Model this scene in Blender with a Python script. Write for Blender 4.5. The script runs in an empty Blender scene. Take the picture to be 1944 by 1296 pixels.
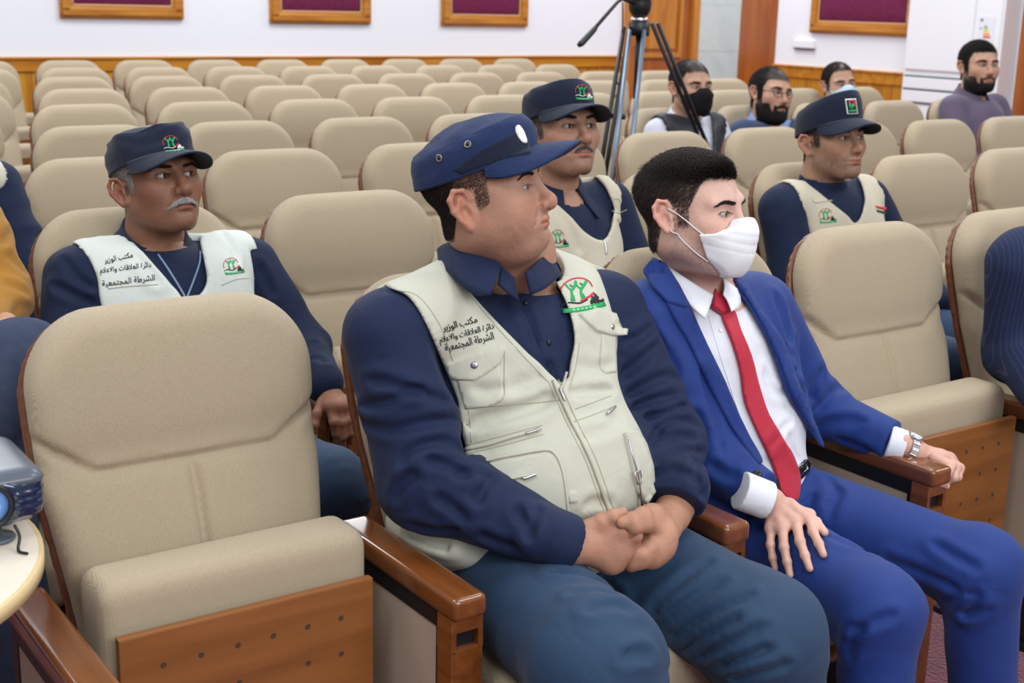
import bpy, bmesh, math, random
import numpy as np
from mathutils import Vector, Matrix, Euler
from mathutils.bvhtree import BVHTree
from mathutils.geometry import delaunay_2d_cdt

# ------------------------------------------------------------------ camera, world, lights, exposure
SC = bpy.context.scene
COL = SC.collection
V3 = lambda *a: np.array(a, float)
F_PX, TILT, ROLL, YAW = 2533.0, .2485, .0246, .6127       # focal length in pixels of a 1944 x 1296 frame
CAM = V3(-.752, -2.065, 1.4647)
FW = V3(math.sin(YAW)*math.cos(TILT), math.cos(YAW)*math.cos(TILT), -math.sin(TILT))
_r0 = V3(math.cos(YAW), -math.sin(YAW), 0); _u0 = np.cross(_r0, FW)
RT = math.cos(ROLL)*_r0 + math.sin(ROLL)*_u0
UP = -math.sin(ROLL)*_r0 + math.cos(ROLL)*_u0
cam_d = bpy.data.cameras.new('camera'); cam = bpy.data.objects.new('camera', cam_d); COL.objects.link(cam)
cam_d.sensor_width = 36; cam_d.lens = F_PX/1944*36; cam_d.clip_start = .05; cam_d.clip_end = 60
cam.matrix_world = Matrix(((RT[0], UP[0], -FW[0], CAM[0]), (RT[1], UP[1], -FW[1], CAM[1]), (RT[2], UP[2], -FW[2], CAM[2]), (0, 0, 0, 1)))
cam_d.dof.use_dof = True; cam_d.dof.focus_distance = 2.45; cam_d.dof.aperture_fstop = 7.0
SC.camera = cam
SC.view_settings.view_transform = 'Standard'; SC.view_settings.look = 'None'
SC.view_settings.exposure = 0.08; SC.view_settings.gamma = 1; SC.view_settings.use_curve_mapping = False
w = bpy.data.worlds.new('hall_light'); SC.world = w; w.use_nodes = True
w.node_tree.nodes['Background'].inputs[0].default_value = (.93, .96, 1, 1)
w.node_tree.nodes['Background'].inputs[1].default_value = .37

def area(name, loc, size, power, rot=(0, 0, 0), color=(.96, .98, 1)):
    d = bpy.data.lights.new(name, 'AREA'); d.shape = 'RECTANGLE'; d.size, d.size_y = size; d.energy = power; d.color = color
    o = bpy.data.objects.new(name, d); o.location = loc; o.rotation_euler = rot; COL.objects.link(o); return o
# rows of fluorescent ceiling panels over the hall
for i, y in enumerate((-1.6, 1.2, 4.2, 7.2)):
    for j, x in enumerate((-1.0, 2.4, 5.8)):
        area('ceiling_light', (x + .25*y, y, 3.6), (1.5, 1.0), 41 if y < 4 else 62)
area('passage_fill', (10.6, 7.4, 3.3), (1.5, 1.5), 60)  # added fill lamp that brightens the marble in the passage
area('front_light', (.6, -4.6, 3.0), (3.6, 1.6), 125, (math.radians(58), 0, math.radians(-8)))  # broad frontal light from behind the camera, set to brighten the faces

def norm(v): v = np.array(v, float); return v/np.linalg.norm(v)
def ray(px, py):
    return FW + RT*((px-972)/F_PX) - UP*((py-648)/F_PX)
def A(px, py, y):
    """the point of the hall seen at pixel (px, py) in the upright plane at distance y from the front row"""
    d = ray(px, py); return CAM + d*((y-CAM[1])/d[1])
def AX(px, py, x):
    d = ray(px, py); return CAM + d*((x-CAM[0])/d[0])
def AZ(px, py, z):
    d = ray(px, py); return CAM + d*((z-CAM[2])/d[2])
def PJ(P):
    Q = np.asarray(P, np.float32) - CAM.astype(np.float32); d = Q @ FW.astype(np.float32)
    return 972 + F_PX*(Q @ RT.astype(np.float32))/d, 648 - F_PX*(Q @ UP.astype(np.float32))/d

# ------------------------------------------------------------------ tagging
def tag(o, label=None, cat=None, group=None, kind=None):
    if label: o['label'] = label
    if cat: o['category'] = cat
    if group: o['group'] = group
    if kind: o['kind'] = kind
    return o
def empty(name, loc=(0, 0, 0), rz=0, parent=None):
    o = bpy.data.objects.new(name, None); o.location = loc; o.rotation_euler = (0, 0, rz); COL.objects.link(o); o.parent = parent
    o.empty_display_size = .1; return o
def link_mesh(name, me, mats, parent=None, smooth=True):
    o = bpy.data.objects.new(name, me); COL.objects.link(o); o.parent = parent
    for m in (mats if isinstance(mats, (list, tuple)) else [mats]): me.materials.append(m)
    if smooth and len(me.polygons): me.polygons.foreach_set('use_smooth', np.ones(len(me.polygons), bool))
    return o
def pydata(name, v, f, mats, parent=None, smooth=True):
    me = bpy.data.meshes.new(name); me.from_pydata([tuple(map(float, p)) for p in v], [], [tuple(map(int, q)) for q in f]); me.update()
    return link_mesh(name, me, mats, parent, smooth)

# ------------------------------------------------------------------ materials
def srgb(r, g, b):
    f = lambda c: (c/255/12.92) if c/255 <= .04045 else ((c/255+.055)/1.055)**2.4
    return (f(r), f(g), f(b), 1)
def base_mat(name, col, rough=.6, spec=.5, metal=0, sheen=0, coat=0):
    m = bpy.data.materials.new(name); m.use_nodes = True; nt = m.node_tree; b = nt.nodes['Principled BSDF']
    b.inputs['Base Color'].default_value = col; b.inputs['Roughness'].default_value = rough
    b.inputs['Specular IOR Level'].default_value = spec; b.inputs['Metallic'].default_value = metal
    b.inputs['Sheen Weight'].default_value = sheen; b.inputs['Coat Weight'].default_value = coat
    b.inputs['Coat Roughness'].default_value = .12
    return m, nt, b
def nd(nt, t, **k):
    n = nt.nodes.new(t)
    for a, v in k.items():
        if a in n.inputs: n.inputs[a].default_value = v
        else: setattr(n, a, v)
    return n
def bump(nt, b, h, dist, strength=1.0):
    n = nd(nt, 'ShaderNodeBump'); n.inputs['Distance'].default_value = dist; n.inputs['Strength'].default_value = strength
    nt.links.new(h, n.inputs['Height'])
    if b.inputs['Normal'].links: nt.links.new(b.inputs['Normal'].links[0].from_socket, n.inputs['Normal'])
    nt.links.new(n.outputs[0], b.inputs['Normal'])
def mixcol(nt, fac, a, c):
    n = nd(nt, 'ShaderNodeMix', data_type='RGBA')
    for i, v in ((0, fac), (6, a), (7, c)):
        if hasattr(v, 'links'): nt.links.new(v, n.inputs[i])
        else: n.inputs[i].default_value = v
    return n.outputs[2]
def weave(name, col, dark, scale, dist, rough=.9, sheen=.15, wr=0, wrs=6, spec=.3, vary=.12):
    """woven cloth: crossing threads as relief and a slight change of tone between them, soft rumples below"""
    m, nt, b = base_mat(name, col, rough, spec, sheen=sheen)
    tc = nd(nt, 'ShaderNodeTexCoord')
    sx = nd(nt, 'ShaderNodeSeparateXYZ'); nt.links.new(tc.outputs['Object'], sx.inputs[0])
    def mth(op, a, c=None):
        n = nd(nt, 'ShaderNodeMath', operation=op)
        for i, v in ((0, a), (1, c)):
            if v is None: continue
            if hasattr(v, 'links'): nt.links.new(v, n.inputs[i])
            else: n.inputs[i].default_value = v
        return n.outputs[0]
    a = mth('SINE', mth('MULTIPLY', mth('ADD', sx.outputs[0], mth('MULTIPLY', sx.outputs[1], .6)), scale))
    c = mth('SINE', mth('MULTIPLY', mth('ADD', sx.outputs[2], mth('MULTIPLY', sx.outputs[1], .7)), scale))
    h = mth('MULTIPLY', a, c)
    n1 = nd(nt, 'ShaderNodeTexNoise'); n1.inputs['Scale'].default_value = scale*.12; n1.inputs['Detail'].default_value = 3
    nt.links.new(tc.outputs['Object'], n1.inputs['Vector'])
    hh = mth('ADD', mth('MULTIPLY', h, .5), mth('MULTIPLY', n1.outputs[0], .8))
    bump(nt, b, hh, dist)
    if wr:
        n2 = nd(nt, 'ShaderNodeTexNoise'); n2.inputs['Scale'].default_value = wrs; n2.inputs['Detail'].default_value = 3; n2.inputs['Distortion'].default_value = 1.2
        nt.links.new(tc.outputs['Object'], n2.inputs['Vector']); bump(nt, b, n2.outputs[0], wr)
    fac = mth('ADD', mth('MULTIPLY', h, .25), mth('MULTIPLY', n1.outputs[0], .9))
    nt.links.new(mixcol(nt, mth('MULTIPLY', fac, vary*4), col, dark), b.inputs['Base Color'])
    return m
def wood(name, c1, c2, rough=.22, axis=2, scale=1.0, coat=.5):
    m, nt, b = base_mat(name, c1, rough, .5, coat=coat)
    tc = nd(nt, 'ShaderNodeTexCoord'); mp = nd(nt, 'ShaderNodeMapping')
    s = [18*scale]*3; s[axis] = 1.6*scale; mp.inputs['Scale'].default_value = s
    nt.links.new(tc.outputs['Object'], mp.inputs[0])
    n = nd(nt, 'ShaderNodeTexNoise'); n.inputs['Scale'].default_value = 1.5; n.inputs['Detail'].default_value = 8; n.inputs['Distortion'].default_value = .6
    nt.links.new(mp.outputs[0], n.inputs['Vector'])
    r = nd(nt, 'ShaderNodeValToRGB'); r.color_ramp.elements[0].position = .32; r.color_ramp.elements[1].position = .72
    r.color_ramp.elements[0].color = c2; r.color_ramp.elements[1].color = c1
    nt.links.new(n.outputs[0], r.inputs[0]); nt.links.new(r.outputs[0], b.inputs['Base Color'])
    return m
def plain(name, col, rough=.5, spec=.5, metal=0, wr=0, wrs=8, coat=0, vary=None):
    m, nt, b = base_mat(name, col, rough, spec, metal, coat=coat)
    if wr or vary:
        tc = nd(nt, 'ShaderNodeTexCoord'); n2 = nd(nt, 'ShaderNodeTexNoise'); n2.inputs['Scale'].default_value = wrs; n2.inputs['Detail'].default_value = 4
        nt.links.new(tc.outputs['Object'], n2.inputs['Vector'])
        if wr: bump(nt, b, n2.outputs[0], wr)
        if vary: nt.links.new(mixcol(nt, n2.outputs[0], col, vary), b.inputs['Base Color'])
    return m
def emit_mat(name, col, st):
    m = bpy.data.materials.new(name); m.use_nodes = True; b = m.node_tree.nodes['Principled BSDF']
    b.inputs['Base Color'].default_value = col; b.inputs['Emission Color'].default_value = col; b.inputs['Emission Strength'].default_value = st
    return m
def skin_mat(name):
    m, nt, b = base_mat(name, (1, 1, 1, 1), .5, .4)
    at = nd(nt, 'ShaderNodeAttribute', attribute_name='tone'); tc = nd(nt, 'ShaderNodeTexCoord')
    n = nd(nt, 'ShaderNodeTexNoise'); n.inputs['Scale'].default_value = 26; n.inputs['Detail'].default_value = 5
    nt.links.new(tc.outputs['Object'], n.inputs['Vector'])
    hs = nd(nt, 'ShaderNodeHueSaturation'); nt.links.new(at.outputs['Color'], hs.inputs['Color'])
    mr = nd(nt, 'ShaderNodeMapRange'); mr.inputs[3].default_value = .82; mr.inputs[4].default_value = 1.16
    nt.links.new(n.outputs[0], mr.inputs[0]); nt.links.new(mr.outputs[0], hs.inputs['Value'])
    nt.links.new(hs.outputs[0], b.inputs['Base Color'])
    b.inputs['Subsurface Weight'].default_value = .12; b.inputs['Subsurface Scale'].default_value = .012
    b.inputs['Subsurface Radius'].default_value = (1, .35, .2)
    n2 = nd(nt, 'ShaderNodeTexNoise'); n2.inputs['Scale'].default_value = 420; n2.inputs['Detail'].default_value = 3
    nt.links.new(tc.outputs['Object'], n2.inputs['Vector']); bump(nt, b, n2.outputs[0], .0006)
    n3 = nd(nt, 'ShaderNodeTexNoise'); n3.inputs['Scale'].default_value = 60; n3.inputs['Detail'].default_value = 3
    nt.links.new(tc.outputs['Object'], n3.inputs['Vector']); bump(nt, b, n3.outputs[0], .0012)
    return m
M = {}
M['fabric'] = weave('beige_woven_upholstery', srgb(198, 181, 154), srgb(157, 139, 112), 2600, .0008, wr=.002, wrs=3, vary=.17)
M['chairwood'] = wood('brown_lacquered_wood', srgb(132, 76, 36), srgb(104, 56, 24), .18, 1, 1.2)
M['shell'] = plain('brown_shell_lacquer', srgb(112, 64, 36), .4, coat=.15)
M['board'] = wood('perforated_board_wood', srgb(146, 92, 46), srgb(124, 74, 34), .35, 0, 1.0, .2)
M['black'] = plain('black_plastic', srgb(22, 22, 26), .45)
M['hole'] = plain('dark_hole_lining', srgb(70, 50, 32), .8)
M['panelcloth'] = weave('arm_panel_cloth', srgb(190, 170, 148), srgb(150, 132, 110), 3000, .0004)
M['steel'] = plain('brushed_steel', srgb(205, 205, 210), .25, metal=1)
M['skin'] = skin_mat('skin')

# ------------------------------------------------------------------ signed distance shapes
f4 = np.float32
def arr(a): return np.asarray(a, f4)
def sph(P, c, r): return np.sqrt(((P-arr(c))**2).sum(1)) - r
def ell(P, c, r, R=None):
    Q = P - arr(c)
    if R is not None: Q = Q @ arr(R)
    q = Q/arr(r); k0 = np.sqrt((q*q).sum(1))+1e-6; q2 = q/arr(r); k1 = np.sqrt((q2*q2).sum(1))+1e-6
    return k0*(k0-1)/k1
def cap(P, a, b, ra, rb=None):
    rb = ra if rb is None else rb
    a = arr(a); ba = arr(b)-a; h = np.clip(((P-a) @ ba)/max(float(ba@ba), 1e-9), 0, 1)
    return np.sqrt(((P-a-h[:, None]*ba)**2).sum(1)) - (ra+(rb-ra)*h)
def capt(P, a, b):
    a = arr(a); ba = arr(b)-a; return ((P-a) @ ba)/max(float(ba@ba), 1e-9)
def chain(P, pts, rs, k=.01):
    d = None
    for i in range(len(pts)-1):
        e = cap(P, pts[i], pts[i+1], rs[i], rs[i+1]); d = e if d is None else smin(d, e, k)
    return d
def box(P, c, h, r=0, R=None):
    Q = P - arr(c)
    if R is not None: Q = Q @ arr(R)
    q = np.abs(Q)-(arr(h)-r); return np.sqrt((np.maximum(q, 0)**2).sum(1))+np.minimum(q.max(1), 0)-r
def smin(a, b, k):
    if k <= 0: return np.minimum(a, b)
    h = np.maximum(k-np.abs(a-b), 0)/k; return np.minimum(a, b)-h*h*k*.25
def smax(a, b, k): return -smin(-a, -b, k)
def poly2(x, y, poly):
    """signed distance to a closed polygon, negative inside"""
    n = len(poly); d = np.full(x.shape, 1e9, f4); inside = np.zeros(x.shape, bool)
    for i in range(n):
        ax, ay = poly[i]; bx, by = poly[(i+1) % n]; ex, ey = bx-ax, by-ay; wx, wy = x-ax, y-ay
        t = np.clip((wx*ex+wy*ey)/max(ex*ex+ey*ey, 1e-9), 0, 1); d = np.minimum(d, (wx-ex*t)**2+(wy-ey*t)**2)
        c = ((ay > y) != (by > y)) & (x < (bx-ax)*(y-ay)/((by-ay) if abs(by-ay) > 1e-9 else 1e-9)+ax)
        inside ^= c
    d = np.sqrt(d); return np.where(inside, -d, d)
def pxpoly(P, poly, depth):
    """distance in metres to a prism seen as that outline from the photographer's place"""
    u, v = PJ(P); return (poly2(u, v, poly)*(depth/F_PX)).astype(f4)
def smooth_poly(pts, n=6, closed=True):
    """Catmull-Rom through the points"""
    p = [np.array(q, float) for q in pts]; m = len(p); out = []
    for i in range(m if closed else m-1):
        if closed: a, b, c, d = p[i-1], p[i], p[(i+1) % m], p[(i+2) % m]
        else: a, b, c, d = p[max(i-1, 0)], p[i], p[i+1], p[min(i+2, m-1)]
        for k in range(n):
            t = k/n; out.append(.5*((2*b)+(c-a)*t+(2*a-5*b+4*c-d)*t*t+(3*b-a-3*c+d)*t**3))
    if not closed: out.append(p[-1])
    return out
_rng = np.random.default_rng(5)
_W = [(_rng.normal(size=3), _rng.uniform(0, 6.28)) for _ in range(24)]
def wob(P, s, n=6, o=0):
    """smooth value noise about -1..1 made of a few sine waves"""
    P = P*f4(s); r = np.zeros(len(P), f4)
    for i in range(n):
        w1, p1 = _W[(i+o) % 24]; w2, p2 = _W[(i+o+7) % 24]
        r += np.sin(P @ arr(w1)+f4(p1)+f4(1.3)*np.sin(P @ arr(w2)*f4(.7)+f4(p2)))
    return r/f4(n*.55)

def surface(fn, lo, hi, h):
    """mesh of the zero level of fn over a box (surface nets), evaluated only near the surface"""
    lo = np.array(lo, float); hi = np.array(hi, float); B = 4
    nb = np.maximum(np.ceil((hi-lo)/(h*B)).astype(int), 1); n = nb*B+1
    cx = [lo[i]+(np.arange(nb[i])+.5)*h*B for i in range(3)]
    G = np.stack(np.meshgrid(*cx, indexing='ij'), -1).reshape(-1, 3).astype(f4)
    dc = fn(G); near = np.abs(dc) < h*B*1.9
    Fv = np.empty(tuple(n), f4)
    up = np.where(dc > 0, 1.0, -1.0).reshape(tuple(nb)).repeat(B, 0).repeat(B, 1).repeat(B, 2).astype(f4)
    Fv[:-1, :-1, :-1] = up; Fv[-1] = 1; Fv[:, -1] = 1; Fv[:, :, -1] = 1
    idx = np.argwhere(near.reshape(tuple(nb)))
    o = np.stack(np.meshgrid(*[np.arange(B+1)]*3, indexing='ij'), -1).reshape(-1, 3)
    ids = (idx[:, None, :]*B+o[None]).reshape(-1, 3)
    lin = np.unique((ids[:, 0]*n[1]+ids[:, 1])*n[2]+ids[:, 2])
    I = np.stack([lin//(n[1]*n[2]), (lin//n[2]) % n[1], lin % n[2]], -1)
    vals = np.empty(len(lin), f4)
    for s in range(0, len(lin), 400000):
        vals[s:s+400000] = fn((lo+I[s:s+400000]*h).astype(f4))
    Fv.reshape(-1)[lin] = vals
    S = Fv < 0
    c = sum(S[i:n[0]-1+i, j:n[1]-1+j, k:n[2]-1+k].astype(np.int8) for i in (0, 1) for j in (0, 1) for k in (0, 1))
    cells = np.argwhere((c > 0) & (c < 8)); vid = -np.ones(tuple(n-1), np.int64); vid[tuple(cells.T)] = np.arange(len(cells))
    acc = np.zeros((len(cells), 3)); cnt = np.zeros(len(cells))
    cor = [(i, j, k) for i in (0, 1) for j in (0, 1) for k in (0, 1)]
    for a in cor:
        for ax in range(3):
            if a[ax]: continue
            b = list(a); b[ax] = 1
            fa = Fv[cells[:, 0]+a[0], cells[:, 1]+a[1], cells[:, 2]+a[2]]; fb = Fv[cells[:, 0]+b[0], cells[:, 1]+b[1], cells[:, 2]+b[2]]
            m = (fa < 0) != (fb < 0); t = np.where(m, fa/np.where(m, fa-fb, 1), 0)
            p = np.tile(np.array(a, float), (len(cells), 1)); p[:, ax] += t; acc[m] += p[m]; cnt[m] += 1
    V = lo+(cells+acc/cnt[:, None])*h
    faces = []
    for ax in range(3):
        o1, o2 = (ax+1) % 3, (ax+2) % 3
        sl = [slice(None)]*3; sl[ax] = slice(0, n[ax]-1); sh = [slice(None)]*3; sh[ax] = slice(1, n[ax])
        a, b = S[tuple(sl)], S[tuple(sh)]
        E = np.argwhere(a != b); E = E[(E[:, o1] > 0) & (E[:, o2] > 0) & (E[:, o1] < n[o1]-1) & (E[:, o2] < n[o2]-1)]
        fl = a[tuple(E.T)]
        def g(d1, d2):
            q = E.copy(); q[:, o1] += d1; q[:, o2] += d2; return vid[tuple(q.T)]
        Q = np.stack([g(-1, -1), g(0, -1), g(0, 0), g(-1, 0)], 1); Q[~fl] = Q[~fl][:, ::-1]; faces.append(Q)
    Fc = np.concatenate(faces); Fc = Fc[(Fc >= 0).all(1)]
    return V, Fc
def relax(V, Fc, it=1, lam=.5):
    for _ in range(it):
        s = np.zeros_like(V); c = np.zeros(len(V))
        for i in range(4):
            a, b = Fc[:, i], Fc[:, (i+1) % 4]
            np.add.at(s, a, V[b]); np.add.at(c, a, 1); np.add.at(s, b, V[a]); np.add.at(c, b, 1)
        V = V+(s/np.maximum(c, 1)[:, None]-V)*lam
    return V
def quads(name, V, Fc, mats, parent=None, tone=None, mi=None):
    me = bpy.data.meshes.new(name); nv, nf = len(V), len(Fc)
    me.vertices.add(nv); me.vertices.foreach_set('co', np.asarray(V, f4).ravel())
    me.loops.add(nf*4); me.loops.foreach_set('vertex_index', np.asarray(Fc, np.int32).ravel())
    me.polygons.add(nf); me.polygons.foreach_set('loop_start', np.arange(nf, dtype=np.int32)*4)
    if mi is not None: me.polygons.foreach_set('material_index', mi.astype(np.int32))
    me.update(calc_edges=True); me.validate()
    if tone is not None:
        at = me.color_attributes.new('tone', 'FLOAT_COLOR', 'POINT')
        at.data.foreach_set('color', np.concatenate([tone, np.ones((nv, 1))], 1).astype(f4).ravel())
    return link_mesh(name, me, mats, parent)
def sdf_obj(name, fn, lo, hi, h, mats, parent=None, rl=1):
    V, Fc = surface(fn, lo, hi, h); V = relax(V, Fc, rl); return quads(name, V, Fc, mats, parent)

# ------------------------------------------------------------------ plain mesh shapes
def bx(lo, hi, bev=0, seg=2):
    bm = bmesh.new(); bmesh.ops.create_cube(bm, size=1)
    for v in bm.verts: v.co = Vector([lo[i]+(v.co[i]+.5)*(hi[i]-lo[i]) for i in range(3)])
    if bev: bmesh.ops.bevel(bm, geom=bm.edges[:], offset=bev, segments=seg, profile=.7, affect='EDGES')
    return bm
def merge(*bms):
    out = bms[0]
    for b in bms[1:]:
        me = bpy.data.meshes.new('tmp'); b.to_mesh(me); b.free(); out.from_mesh(me); bpy.data.meshes.remove(me)
    return out
def bobj(name, bm, mats, parent=None, smooth=False):
    me = bpy.data.meshes.new(name); bmesh.ops.recalc_face_normals(bm, faces=bm.faces); bm.to_mesh(me); bm.free()
    o = link_mesh(name, me, mats, parent, smooth)
    if smooth:
        me.set_sharp_from_angle(angle=math.radians(38))
    return o
def tube(pts, rad, seg=8, closed=False, caps=True, flat=None):
    """vertices and faces of a tube along a path; rad may change along it"""
    P = [np.array(p, float) for p in pts]; n = len(P); V = []; Fs = []
    rad = [rad]*n if np.isscalar(rad) else rad
    prev = None
    for i in range(n):
        t = P[(i+1) % n]-P[i-1] if closed else P[min(i+1, n-1)]-P[max(i-1, 0)]
        t = t/(np.linalg.norm(t)+1e-12)
        if prev is None:
            a = np.cross(t, V3(0, 0, 1)); a = a if np.linalg.norm(a) > .1 else np.cross(t, V3(1, 0, 0))
        else: a = prev-t*(prev@t)
        a = a/np.linalg.norm(a); prev = a; b = np.cross(t, a)
        for k in range(seg):
            g = 2*math.pi*k/seg; V.append(P[i]+rad[i]*(math.cos(g)*a+math.sin(g)*b*(flat or 1)))
    for i in range(n if closed else n-1):
        for k in range(seg):
            j = (i+1) % n; Fs.append((i*seg+k, i*seg+(k+1) % seg, j*seg+(k+1) % seg, j*seg+k))
    if caps and not closed: Fs.append(tuple(range(seg))[::-1]); Fs.append(tuple((n-1)*seg+k for k in range(seg)))
    return V, Fs
def tubes(name, lst, mats, parent=None):
    V = []; Fs = []
    for v, f in lst:
        o = len(V); V += list(v); Fs += [tuple(i+o for i in q) for q in f]
    return pydata(name, V, Fs, mats, parent)
def lathe(prof, seg=24, c=(0, 0, 0), axis=(0, 0, 1)):
    """profile of (radius, height) turned about an axis"""
    ax = V3(*axis); ax = ax/np.linalg.norm(ax); a = np.cross(ax, V3(0, 1, .2)); a /= np.linalg.norm(a); b = np.cross(ax, a); c = np.array(c, float)
    V = []; Fs = []
    for r, z in prof:
        for k in range(seg): g = 2*math.pi*k/seg; V.append(c+ax*z+r*(math.cos(g)*a+math.sin(g)*b))
    for i in range(len(prof)-1):
        for k in range(seg): Fs.append((i*seg+k, i*seg+(k+1) % seg, (i+1)*seg+(k+1) % seg, (i+1)*seg+k))
    Fs.append(tuple(range(seg))[::-1]); Fs.append(tuple((len(prof)-1)*seg+k for k in range(seg)))
    return V, Fs
# ------------------------------------------------------------------ the hall itself
def carpet():
    m, nt, b = base_mat('red_carpet', srgb(120, 38, 62), .95, .1, sheen=.4)
    tc = nd(nt, 'ShaderNodeTexCoord'); n = nd(nt, 'ShaderNodeTexNoise'); n.inputs['Scale'].default_value = 90; n.inputs['Detail'].default_value = 6
    nt.links.new(tc.outputs['Object'], n.inputs['Vector'])
    n2 = nd(nt, 'ShaderNodeTexNoise'); n2.inputs['Scale'].default_value = 14; n2.inputs['Detail'].default_value = 3; nt.links.new(tc.outputs['Object'], n2.inputs['Vector'])
    c = mixcol(nt, n.outputs[0], srgb(86, 22, 42), srgb(160, 70, 92)); nt.links.new(mixcol(nt, n2.outputs[0], srgb(96, 26, 46), c), b.inputs['Base Color'])
    bump(nt, b, n.outputs[0], .01); return m
M['carpet'] = carpet()
M['wall'] = plain('white_wall_paint', srgb(236, 238, 245), .7, .3, wr=.0006, wrs=30)
M['wains'] = wood('golden_wainscot_wood', srgb(206, 146, 42), srgb(166, 100, 22), .35, 2, .5, .2)
M['rail'] = wood('golden_rail_wood', srgb(204, 140, 42), srgb(168, 100, 24), .3, 0, .5, .3)
M['door'] = wood('door_wood', srgb(182, 104, 34), srgb(146, 76, 22), .35, 2, .4, .3)
M['doorlight'] = wood('door_moulding_wood', srgb(206, 138, 50), srgb(176, 104, 32), .3, 2, .4, .3)
M['column'] = wood('column_wood', srgb(170, 94, 30), srgb(138, 68, 18), .3, 2, .35, .3)
M['frame'] = wood('gilt_oak_frame', srgb(206, 140, 46), srgb(160, 92, 24), .3, 0, .8, .4)
M['velvet'] = plain('burgundy_velvet', srgb(128, 46, 84), .85, .2, wr=.004, wrs=26, vary=srgb(92, 28, 60))
M['cordgold'] = plain('pale_gold_cord', srgb(214, 178, 130), .5, wr=.002, wrs=200)
M['white'] = plain('white_plastic', srgb(238, 240, 244), .35)
M['greyline'] = plain('grey_slot', srgb(96, 104, 116), .6)
def marble():
    m, nt, b = base_mat('pale_marble_tile', srgb(206, 214, 212), .2, .5)
    tc = nd(nt, 'ShaderNodeTexCoord'); n = nd(nt, 'ShaderNodeTexNoise'); n.inputs['Scale'].default_value = 3; n.inputs['Detail'].default_value = 8; n.inputs['Distortion'].default_value = 1.5
    nt.links.new(tc.outputs['Object'], n.inputs['Vector']); nt.links.new(mixcol(nt, n.outputs[0], srgb(190, 204, 202), srgb(226, 232, 228)), b.inputs['Base Color']); return m
M['marble'] = marble()
def struct(name, bm, m, smooth=False): return tag(bobj(name, bm, m, None, smooth), kind='structure')
struct('floor', bx((-9, -6, -.1), (12.6, 9.2, 0)), M['carpet'])
YB, XR = 9.0, 8.8
struct('wall_back', bx((-9, YB, 0), (8.34, YB+.15, 3.8)), M['wall'])
struct('wall_back_passage', bx((8.34, YB, 2.15), (12.6, YB+.15, 3.8)), M['wall'])
struct('wall_right', bx((XR, 4.55, 0), (XR+.15, 7.25, 3.8)), M['wall'])
struct('wall_passage_end', bx((12.45, 4.5, 0), (12.6, YB, 3.8)), M['wall'])
struct('wall_marble', merge(*[bx((9.37, YB-.02, z), (12.45, YB+.1, z+.497)) for z in np.arange(0, 2.2, .5)]), M['marble'])
struct('column_wood', bx((XR-.02, 7.25, 0), (XR+.46, 7.73, 3.8), .006), M['column'])
# wainscot: tongue-and-groove boards under a moulded rail
def wainscot(a, b, nrm, name, top=.955):
    a, b = np.array(a, float), np.array(b, float); L = np.linalg.norm(b-a); u = (b-a)/L; nrm = np.array(nrm, float); n = max(int(L/.11), 1); bms = []
    def slab(s0, s1, z0, z1, t0, t1, bev):
        bm = bx((s0, t0, z0), (s1, t1, z1), bev, 1)
        for v in bm.verts:
            p = a+u*v.co.x+nrm*v.co.y; v.co = Vector((p[0], p[1], v.co.z))
        return bm
    w = L/n
    for i in range(n): bms.append(slab(i*w, (i+1)*w-.003, .1, top-.1, 0, .014, .003))
    o = struct(name, merge(*bms), M['wains'])
    r = struct(name.replace('wainscot', 'trim_rail'), merge(slab(0, L, top-.115, top, 0, .03, .006), slab(0, L, top-.02, top+.003, 0, .042, .006)), M['rail'])
    struct(name.replace('wainscot', 'baseboard'), slab(0, L, 0, .1, 0, .022, .004), M['rail'])
wainscot((-4, YB), (8.34, YB), (0, -1), 'wainscot_back')
wainscot((XR, 7.25), (XR, 5.58), (-1, 0), 'wainscot_right')
# door in the back wall
def door():
    struct('door_1_frame', merge(bx((8.34, YB-.04, 0), (8.42, YB+.12, 2.15), .008), bx((9.27, YB-.05, 0), (9.37, YB+.12, 2.15), .01), bx((8.34, YB-.04, 2.05), (9.37, YB+.12, 2.16), .008)), M['doorlight'])
    d = struct('door_1', bx((8.42, YB-.005, .01), (9.27, YB+.04, 2.05)), M['door'])
    for z0, z1 in ((.14, .74), (.93, 1.92)):
        x0, x1 = 8.54, 9.15
        o = bobj('panel_moulding', merge(bx((x0, YB-.03, z0), (x1, YB, z0+.05), .01), bx((x0, YB-.03, z1-.05), (x1, YB, z1), .01), bx((x0, YB-.03, z0+.04), (x0+.05, YB, z1-.04), .01), bx((x1-.05, YB-.03, z0+.04), (x1, YB, z1-.04), .01), bx((x0+.09, YB-.02, z0+.09), (x1-.09, YB, z1-.09), .012)), M['doorlight'], d)
    hv, hf = tube([(8.5, YB-.01, 1.05), (8.5, YB-.06, 1.05), (8.6, YB-.06, 1.05)], .009)
    pydata('handle', hv, hf, M['steel'], d)
door()
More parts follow.
